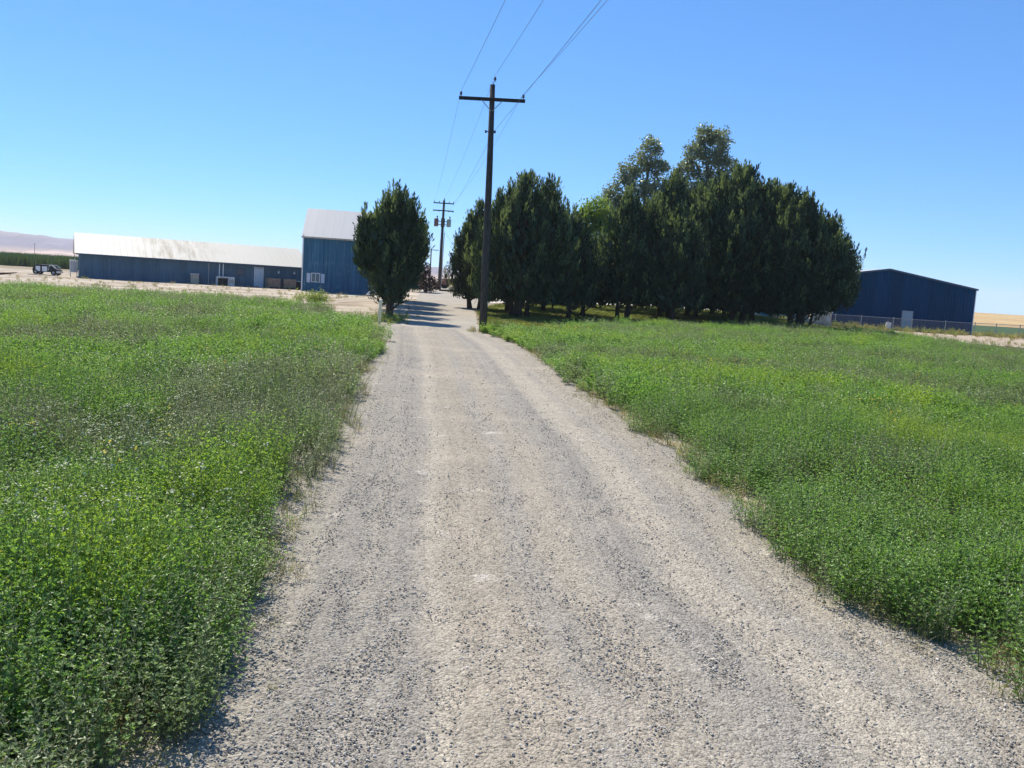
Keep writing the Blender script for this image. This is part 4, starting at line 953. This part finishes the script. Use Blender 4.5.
# --- deep blue building on the right
def hall():
    W = 17.1; D = 26; root = local_root('metal_building', 27.2, 88.0, 0, 'wide deep blue metal building with a low gable, at far right', zz=0.0)
    zb = -.25; ez = 4.28; rr = 1.42
    gab = lambda q: ez + rr * (1 - abs(q - W / 2) / (W / 2)); m = MB()
    corrugated(m, (0, 0), (W, 0), zb, gab, .305, .03); corrugated(m, (W, D), (0, D), zb, gab, .305, .03); corrugated(m, (0, D), (0, 0), zb, ez, .305, .03); corrugated(m, (W, 0), (W, D), zb, ez, .305, .03); m.build('wall', M['hall_wall'], root)
    m = MB(); sl = rr / (W / 2); th = .07
    for (xa, xb) in ((-.18, W / 2), (W + .18, W / 2)):
        za = ez - .18 * sl + .05; zc = ez + rr + .05
        vs = [(xa, -.12, za), (xa, D + .12, za), (xb, D + .12, zc), (xb, -.12, zc)]; vs += [(v[0], v[1], v[2] + th) for v in vs]
        m.add(vs, [(0, 3, 2, 1), (4, 5, 6, 7), (0, 1, 5, 4), (1, 2, 6, 5), (2, 3, 7, 6), (3, 0, 4, 7)])
    m.build('roof', M['hall_roof'], root)
    m = MB()
    for (xa, xb) in ((-.2, W / 2), (W / 2, W + .2)):
        z0 = ez + rr * (1 - abs(xa - W / 2) / (W / 2)); z1 = ez + rr * (1 - abs(xb - W / 2) / (W / 2))
        vs = [(xa, -.15, z0 - .02), (xb, -.15, z1 - .02), (xb, -.15, z1 + .15), (xa, -.15, z0 + .15)]; vs += [(v[0], -.121, v[2]) for v in vs]
        m.add(vs, [(0, 1, 2, 3), (7, 6, 5, 4), (0, 4, 5, 1), (1, 5, 6, 2), (2, 6, 7, 3), (3, 7, 4, 0)])
    m.build('rake_trim', M['dark_trim'], root)
    m = MB(); m.box((W + .03, -.02, 2.05), (.07, .10, 4.5)); m.build('corner_trim', M['white_trim'], root)
    MB().box((-.05, -.03, 2.05), (.14, .12, 4.5)).build('corner_trim', M['dark_trim'], root)
    d = MB().box((10.72, -.06, .82), (.92, .06, 2.02), bev=.01).build('door', M['grey_door'], root); MB().box((11.08, -.11, .85), (.05, .05, .14)).build('handle', M['galv'], d)
    m = MB(); m.box((10.22, -.055, .83), (.07, .08, 2.1)); m.box((11.22, -.055, .83), (.07, .08, 2.1)); m.box((10.72, -.055, 1.86), (.92, .08, .06)); m.build('door_frame', M['galv'], root)
    m = MB(); m.tube([(5.85, 1.6, ez + .9), (5.85, 1.6, 6.2)], .06, 8); m.tube([(5.85, 1.6, 6.2), (5.85, 1.6, 6.32)], [.12, .12], 8); m.build('vent_pipe', M['galv'], root)
hall()

# --- white house half hidden behind the trees
def house():
    root = local_root('white_house', 9.3, 97.0, R(2), 'low white house half hidden behind the trunks of the dark trees', 'house'); L = 13; D = 7; h = 2.6
    m = MB()
    m.box((L / 2, D / 2, h / 2 - .1), (L, D, h + .2)); 
    for x in (0, L): m.add([(x, 0, h), (x, D, h), (x, D / 2, h + 1.6)], [(0, 1, 2)])
    m.build('wall', M['house_white'], root)
    m = MB()
    for (ya, yb) in ((-.5, D / 2), (D + .5, D / 2)):
        za = h - .5 * 1.6 / (D / 2) + .03; zc = h + 1.63; vs = [(-.4, ya, za), (L + .4, ya, za), (L + .4, yb, zc), (-.4, yb, zc)]; vs += [(v[0], v[1], v[2] + .1) for v in vs]
        m.add(vs, [(0, 3, 2, 1), (4, 5, 6, 7), (0, 1, 5, 4), (1, 2, 6, 5), (2, 3, 7, 6), (3, 0, 4, 7)])
    m.build('roof', M['shingle'], root)
    for x in (2.2, 9.8): window(root, (x, 0, 1.45), 1.3, 1.0, M['white_trim'], 2)
    d = MB().box((6.2, -.03, 1.0), (.9, .05, 2.0)).build('door', M['grey_door'], root); MB().box((6.5, -.07, 1.0), (.05, .05, .1)).build('handle', M['galv'], d)
house()
def small_shed():
    root = local_root('garden_shed', 19.5, 84.5, R(-4), 'pale grey shed half hidden under the conifers left of the white cabinet', 'shed'); m = MB(); corrugated(m, (0, 0), (3.2, 0), -.1, 2.2, .3, .02); corrugated(m, (3.2, 0), (3.2, 2.5), -.1, 2.2, .3, .02); corrugated(m, (3.2, 2.5), (0, 2.5), -.1, 2.2, .3, .02); corrugated(m, (0, 2.5), (0, 0), -.1, 2.2, .3, .02); m.build('wall', M['white_paint'], root)
    MB().box((1.6, 1.25, 2.26), (3.5, 2.9, .1), rx=R(3)).build('roof', M['galv'], root); MB().box((1.5, -.045, .95), (.8, .05, 1.9)).build('door', M['grey_door'], root)
small_shed()

# ------------------------------------------------------------------ things in the yard
def thing_at(name, p, rz, label, cat, group=None): return empty(name, p, rz, label, cat, group)
r = thing_at('storage_bin', SP(10.75, .5), SH, 'beige upright storage bin against the long blue shed', 'bin')
MB().box((0, 0, .52), (.8, .6, 1.0), bev=.02).build('body', M['beige'], r); MB().box((0, 0, 1.06), (.86, .66, .07), bev=.01).build('lid', M['white_paint'], r)
r = thing_at('cooling_unit', SP(13.8, .65), SH, 'white cooling unit with a dark opening, under twin white pipes on the long shed', 'machine')
m = MB(); m.box((-.86, 0, .42), (.10, .8, .85)); m.box((0, 0, .90), (1.82, .8, .14)); m.box((.58, 0, .42), (.66, .8, .85)); m.box((-.30, .3, .42), (1.04, .1, .85)); m.build('casing', M['white_paint'], r)
MB().box((-.28, -.02, .38), (1.0, .5, .7)).build('opening', M['dark'], r); MB().box((.58, -.41, .5), (.5, .02, .4)).build('panel', M['galv'], r)
def crate(s, label, flip):
    r = thing_at('wooden_bin', SP(s, 1.1), SH + R(4 * flip), label, 'bin', 'weathered wooden bins by the shed')
    m = MB()
    for k in range(4):
        for (dx, dy, sx, sy) in ((0, -.6, 1.3, .04), (0, .6, 1.3, .04), (-.65, 0, .04, 1.16), (.65, 0, .04, 1.16)): m.box((dx, dy, .38 + k * .21), (sx, sy, .19))
    m.build('slats', M['bin_wood'], r)
    for dx in (-.62, .62):
        for dy in (-.56, .56): MB().box((dx * .96, dy * .96, .60), (.07, .07, .98)).build('corner_post', M['grey_wood'], r)
    m = MB()
    for dx in (-.5, 0, .5): m.box((dx, 0, .10), (.1, 1.2, .16))
    m.box((0, 0, .23), (1.3, 1.2, .06)); m.build('base', M['grey_wood'], r)
    MB().box((0, 0, .99), (1.2, 1.1, .06)).build('load', M['bin_wood'], r)
crate(18.7, 'weathered wooden bin right of the pale door on the long shed', 1)
crate(20.45, 'weathered wooden bin nearest the tall blue barn', -1)
r = thing_at('pallet', SP(16.6, .9), SH, 'low dark pallet on the dirt at the pale door of the long shed', 'pallet')
m = MB(); [m.box((0, -.45 + k * .18, .16), (1.1, .12, .03)) for k in range(6)]; [m.box((dx, 0, .08), (.1, 1.0, .12)) for dx in (-.5, 0, .5)]; m.build('slats', M['grey_wood'], r)
r = thing_at('oil_drum', SP(21.5, .9), 0, 'dark drum with a white lid between the wooden bins and the tall barn', 'drum')
MB().tube([(0, 0, 0), (0, 0, .02), (0, 0, .28), (0, 0, .30), (0, 0, .32), (0, 0, .58), (0, 0, .60), (0, 0, .62), (0, 0, .88)], [.27, .29, .29, .31, .29, .29, .31, .29, .29], 16).build('body', M['black'], r, True); MB().tube([(0, 0, .87), (0, 0, .93), (0, 0, .96)], [.30, .30, .2], 16).build('lid', M['white_trim'], r, True)
r = thing_at('air_cooler', (-45.05, 91.6, g1(-45, 91.6)), SH, 'grey evaporative cooler at the left end of the long shed', 'cooler')
MB().box((0, 0, 1.05), (.75, .8, 1.15), bev=.02).build('casing', M['white_paint'], r); MB().box((0, 0, 1.67), (.82, .86, .09), bev=.02).build('lid', M['white_trim'], r)
m = MB(); [m.box((0, -.405, .65 + k * .12), (.6, .02, .05)) for k in range(8)]; m.build('grille', M['galv'], r)
[MB().box((dx, dy, .24), (.06, .06, .5)).build('leg', M['galv'], r) for dx in (-.3, .3) for dy in (-.3, .3)]

def cart():
    r = thing_at('utility_cart', (-49.2, 94.5, g1(-49.2, 94.5)), R(4), 'small black and white utility cart parked on the dirt yard at far left', 'utility cart')
    m = MB(); m.prism([(-1.25, .25), (-1.3, .55), (-1.15, .92), (-.8, 1.06), (.15, 1.05), (.25, .9), (.3, .3)], 1.15, Matrix.Translation((0, -.575, 0))); m.build('body', M['black'], r)
    MB().box((-.72, -.60, .62), (.46, .05, .52), bev=.015).build('side_panel', M['white_trim'], r); MB().box((-.05, -.60, .62), (.52, .05, .52), bev=.015).build('side_panel', M['white_trim'], r)
    m = MB(); m.prism([(.28, .3), (.28, .72), (.75, .82), (1.25, .55), (1.3, .3)], 1.1, Matrix.Translation((0, -.55, 0))); m.build('hood', M['black'], r)
    m = MB()
    for y in (-.56, .56): m.tube([(.30, y, .5), (.42, y, 1.02), (.62, y, 1.06), (1.05, y, .78)], .045, 6)
    m.tube([(.5, -.56, 1.04), (.5, .56, 1.04)], .045, 6); m.build('windscreen_frame', M['white_trim'], r)
    MB().box((1.2, 0, .34), (.3, 1.16, .18), bev=.03).build('bumper', M['white_trim'], r)
    for x in (-.95, .85):
        for y in (-.52, .52):
            w = MB().tube([(x, y - .11, .28), (x, y - .09, .28), (x, y + .09, .28), (x, y + .11, .28)], [.22, .28, .28, .22], 16).build('wheel', M['rubber'], r, True); MB().tube([(x, y - .125, .28), (x, y + .125, .28)], .12, 10).build('rim', M['galv'], w)
cart()

r = thing_at('fallen_branch', (-46.3, 81.5, g1(-46.3, 81.5)), .35, 'dark broken branch lying on the dirt between the left field and the small cart', 'branch')
m = MB(); m.tube([(-.9, 0, .08), (-.2, .1, .14), (.4, .05, .22), (.95, .2, .30)], [.10, .09, .07, .03], 7); m.tube([(.1, .08, .16), (.5, -.2, .25), (.8, -.45, .22)], [.05, .04, .015], 6); m.build('wood', M['bark'], r, True)
r = thing_at('pale_pipe', (-46.6, 88.6, g1(-46.6, 88.6)), -.12, 'long pale pipe lying on the dirt in front of the small cart', 'pipe')
m = MB(); m.tube([(-1.6, 0, .06), (0, .05, .06), (1.6, 0, .06)], .05, 10); m.tube([(-.12, .05, .06), (.12, .05, .06)], .065, 10); m.build('pipe', M['beige'], r, True)
r = thing_at('gas_cylinder', (-13.85, 92, g1(-13.85, 92)), 0, 'white upright gas cylinder standing beside the right corner of the tall barn', 'gas cylinder')
MB().tube([(0, 0, .04), (0, 0, .06), (0, 0, 1.05), (0, 0, 1.2), (0, 0, 1.29), (0, 0, 1.33)], [.24, .30, .30, .26, .15, .05], 16).build('tank', M['white_trim'], r, True); MB().tube([(0, 0, 1.3), (0, 0, 1.42)], [.14, .14], 12, False).build('collar', M['white_trim'], r); MB().tube([(0, 0, 0), (0, 0, .08)], .24, 12).build('foot_ring', M['galv'], r)
def scrap():
    r = thing_at('scrap_heap', (-14.1, 88.0, g1(-14.1, 88) + .0), .3, 'small heap of white pipe and scrap in front of the gas cylinder', 'scrap heap')
    m = MB(); m.tube([(-.55, 0, .12), (-.2, .1, .5), (.1, 0, .62), (.35, -.1, .3)], .06, 8); m.tube([(-.5, -.2, .1), (.5, .1, .25)], .05, 8); m.build('pipes', M['white_trim'], r)
    m = MB(); m.box((.35, .1, .18), (.7, .5, .3), .4, .02); m.blob((-.3, .2, .12), (.35, .25, .2), .2, 5); m.build('rubble', M['grey_wood'], r)
scrap()
r = thing_at('marker_post', (-5.82, 38.5, g1(-5.82, 38.5)), 0, 'cream painted wooden marker post at the corner of the left field', 'post')
MB().box((0, 0, .5), (.11, .11, 1.06), bev=.012, ry=R(1.5)).build('post', M['cream'], r); MB().box((.014, 0, 1.05), (.125, .125, .045), bev=.015, ry=R(1.5)).build('cap', M['white_trim'], r)
def wagon():
    x, y = -8.2, 112.0; r = thing_at('farm_wagon', (x, y, g1(x, y)), R(-3), 'rust red slatted farm wagon at the far end of the driveway', 'wagon')
    m = MB(); m.box((0, 0, .55), (2.9, 1.7, .14)); m.build('bed', M['rust'], r)
    m = MB()
    for k in range(3):
        for y2 in (-.86, .86): m.box((0, y2, .72 + k * .20), (2.9, .05, .17))
        for x2 in (-1.45, 1.45): m.box((x2, 0, .72 + k * .2), (.05, 1.66, .17))
    for x2 in (-1.2, -.4, .4, 1.2):
        for y2 in (-.91, .91): m.box((x2, y2, .88), (.09, .05, .76))
    m.build('side_boards', M['rust'], r)
    m = MB(); m.blob((-.5, 0, .95), (.8, .7, .35), .12, 3); m.blob((.6, .1, .95), (.7, .6, .28), .12, 4); m.build('load', M['boulder'], r)
    for x2 in (-.9, .9):
        for y2 in (-.7, .7): MB().tube([(x2, y2 - .09, .33), (x2, y2 + .09, .33)], .33, 14).build('wheel', M['rubber'], r)
    MB().tube([(1.4, 0, .45), (2.3, 0, .35)], .05, 6).build('drawbar', M['galv'], r)
wagon()
r = thing_at('fence_post', (-6.75, 107.5, g1(-6.75, 107.5)), 0, 'pale wooden post just right of the rust red wagon', 'post'); MB().tube([(0, 0, -.1), (0, 0, 1.25), (0, 0, 1.3)], [.13, .12, .08], 8).build('post', M['cream'], r)
r = thing_at('timber_log', (-6.4, 91, g1(-6.4, 91)), R(2), 'long dark timber log lying across the far end of the driveway', 'log'); MB().tube([(-1.5, 0, .10), (0, 0, .11), (1.5, .02, .10)], [.11, .12, .10], 10).build('log', M['bark'], r, True)
r = thing_at('flat_trough', (-3.7, 80, g1(-3.7, 80)), R(5), 'low dark trough standing at the edge of the driveway under the narrow conifer', 'trough')
m = MB(); m.box((0, -.4, .26), (1.1, .05, .4)); m.box((0, .4, .26), (1.1, .05, .4)); m.box((-.55, 0, .26), (.05, .76, .4)); m.box((.55, 0, .26), (.05, .76, .4)); m.box((0, 0, .1), (1.06, .76, .06)); m.build('basin', M['black'], r); [MB().box((dx, 0, .035), (.1, .8, .09)).build('skid', M['grey_wood'], r) for dx in (-.4, .4)]

# things by the right-hand building
r = thing_at('equipment_cabinet', (27.0, 80.5, g1(27, 80.5) - .05), R(-3), 'dirty white equipment cabinet with a pale lid, at the edge of the dark trees', 'cabinet')
MB().box((0, 0, .70), (1.72, 1.1, 1.15), bev=.03).build('body', M['beige'], r); MB().box((0, 0, 1.33), (1.84, 1.22, .12), bev=.03).build('lid', M['white_trim'], r); [MB().box((dx, 0, .06), (.12, 1.0, .14)).build('skid', M['grey_wood'], r) for dx in (-.6, .6)]; MB().box((.55, -.56, .75), (.3, .03, .5)).build('panel', M['galv'], r)
o = MB().blob((0, 0, .2), (.75, .55, .42), .10, 8, sub=3).build('boulder', M['boulder'], None, True); o.location = (24.8, 78.5, g1(24.8, 78.5)); tag(o, 'tan boulder lying left of the white equipment cabinet', 'boulder')
r = thing_at('meter_box', (33.9, 82.4, g1(33.9, 82.4)), 0, 'small pale meter box on a post behind the fence, left of the grey door', 'meter box'); MB().box((0, -.05, .48), (.45, .2, .55), bev=.02).build('box', M['white_paint'], r); MB().box((0, .10, .42), (.1, .09, .9)).build('post', M['grey_wood'], r)
def link_fence():
    pts = [(26.2, 81.6), (28.9, 82.0), (31.4, 82.4), (34.5, 82.8), (36.3, 83.0), (39.8, 83.9), (43.0, 84.8), (45.1, 85.0), (47.4, 85.1), (50.2, 85.3), (53.0, 85.5), (56, 85.7), (59, 85.9)]
    root = empty('chain_link_fence', (pts[0][0], pts[0][1], g1(*pts[0])), 0, 'low grey chain link fence in front of the deep blue building', 'fence'); ox, oy, oz = root.location
    P = [(a - ox, b - oy, g1(a, b) - oz) for a, b in pts]
    for p in P: MB().tube([(p[0], p[1], p[2] - .1), (p[0], p[1], p[2] + 1.22), (p[0], p[1], p[2] + 1.26)], [.04, .04, .02], 8).build('fence_post', M['galv'], root)
    MB().tube([(p[0], p[1] - .05, p[2] + 1.16) for p in P], .026, 6).build('top_rail', M['galv'], root)
    m = MB()
    for a, b in zip(P[:-1], P[1:]): m.add([(a[0], a[1] - .05, a[2] + .03), (b[0], b[1] - .05, b[2] + .03), (b[0], b[1] - .05, b[2] + 1.15), (a[0], a[1] - .05, a[2] + 1.15)], [(0, 1, 2, 3)])
    m.build('wire_mesh', M['mesh'], root)
link_fence()

# ------------------------------------------------------------------ air, light, sky, camera
HAZE = True
if HAZE:
    t = NT('haze_air'); pv = t.n('ShaderNodeVolumePrincipled'); pv.inputs['Color'].default_value = (.86, .90, 1.0, 1); pv.inputs['Density'].default_value = .00016; pv.inputs['Anisotropy'].default_value = .2
    t.l(pv.outputs[0], t.out.inputs['Volume'])
    o = MB().box((0, 2450, 64), (9200, 6400, 134)).build('haze', t.mat); tag(o, 'thin pale summer haze over the plain', 'haze', kind='stuff')

SUN_AZ, SUN_EL = -33.0, 51.0           # azimuth from straight ahead (+Y), negative to the left
sd = Vector((math.sin(R(SUN_AZ)) * math.cos(R(SUN_EL)), math.cos(R(SUN_AZ)) * math.cos(R(SUN_EL)), math.sin(R(SUN_EL))))
ld = bpy.data.lights.new('sun', 'SUN'); ld.energy = 5.0; ld.angle = R(.5); ld.color = (1.0, .93, .80)
lo = bpy.data.objects.new('sun', ld); lo.rotation_euler = sd.to_track_quat('Z', 'Y').to_euler(); lo.location = sd * 100; COL.objects.link(lo)

w = bpy.data.worlds.new('World'); scene.world = w; w.use_nodes = True; nt = w.node_tree; nt.nodes.clear()
sky = nt.nodes.new('ShaderNodeTexSky'); sky.sky_type = 'NISHITA'; sky.sun_disc = False; sky.sun_elevation = R(SUN_EL); sky.sun_rotation = R(SUN_AZ); sky.altitude = 300; sky.air_density = .7; sky.dust_density = 0; sky.ozone_density = 5
bg = nt.nodes.new('ShaderNodeBackground'); bg.inputs['Strength'].default_value = .145; wo = nt.nodes.new('ShaderNodeOutputWorld')
tn = nt.nodes.new('ShaderNodeMix'); tn.data_type = 'RGBA'; tn.blend_type = 'MULTIPLY'; tn.inputs[0].default_value = 1; tn.inputs[7].default_value = (.49, .99, 1.48, 1)
gm = nt.nodes.new('ShaderNodeGamma'); gm.inputs[1].default_value = .72; nt.links.new(sky.outputs[0], gm.inputs[0]); nt.links.new(gm.outputs[0], tn.inputs[6]); nt.links.new(tn.outputs[2], bg.inputs['Color']); nt.links.new(bg.outputs[0], wo.inputs['Surface'])

cd = bpy.data.cameras.new('camera'); cd.sensor_width = 36; cd.lens = 36 * 900 / 1024; cd.clip_start = .05; cd.clip_end = 20000
co = bpy.data.objects.new('camera', cd); co.matrix_world = Matrix.Translation((0, 0, 2.1)) @ Matrix.Rotation(math.pi / 2 - math.atan(100 / 900), 4, 'X') @ Matrix.Rotation(R(3.6), 4, 'Z'); COL.objects.link(co); scene.camera = co

scene.view_settings.view_transform = 'Standard'; scene.view_settings.look = 'None'; scene.view_settings.exposure = .45; scene.view_settings.gamma = 1.0; scene.view_settings.use_curve_mapping = False
scene.render.engine = 'CYCLES'; scene.cycles.max_bounces = 6; scene.cycles.transparent_max_bounces = 12; scene.cycles.volume_bounces = 1
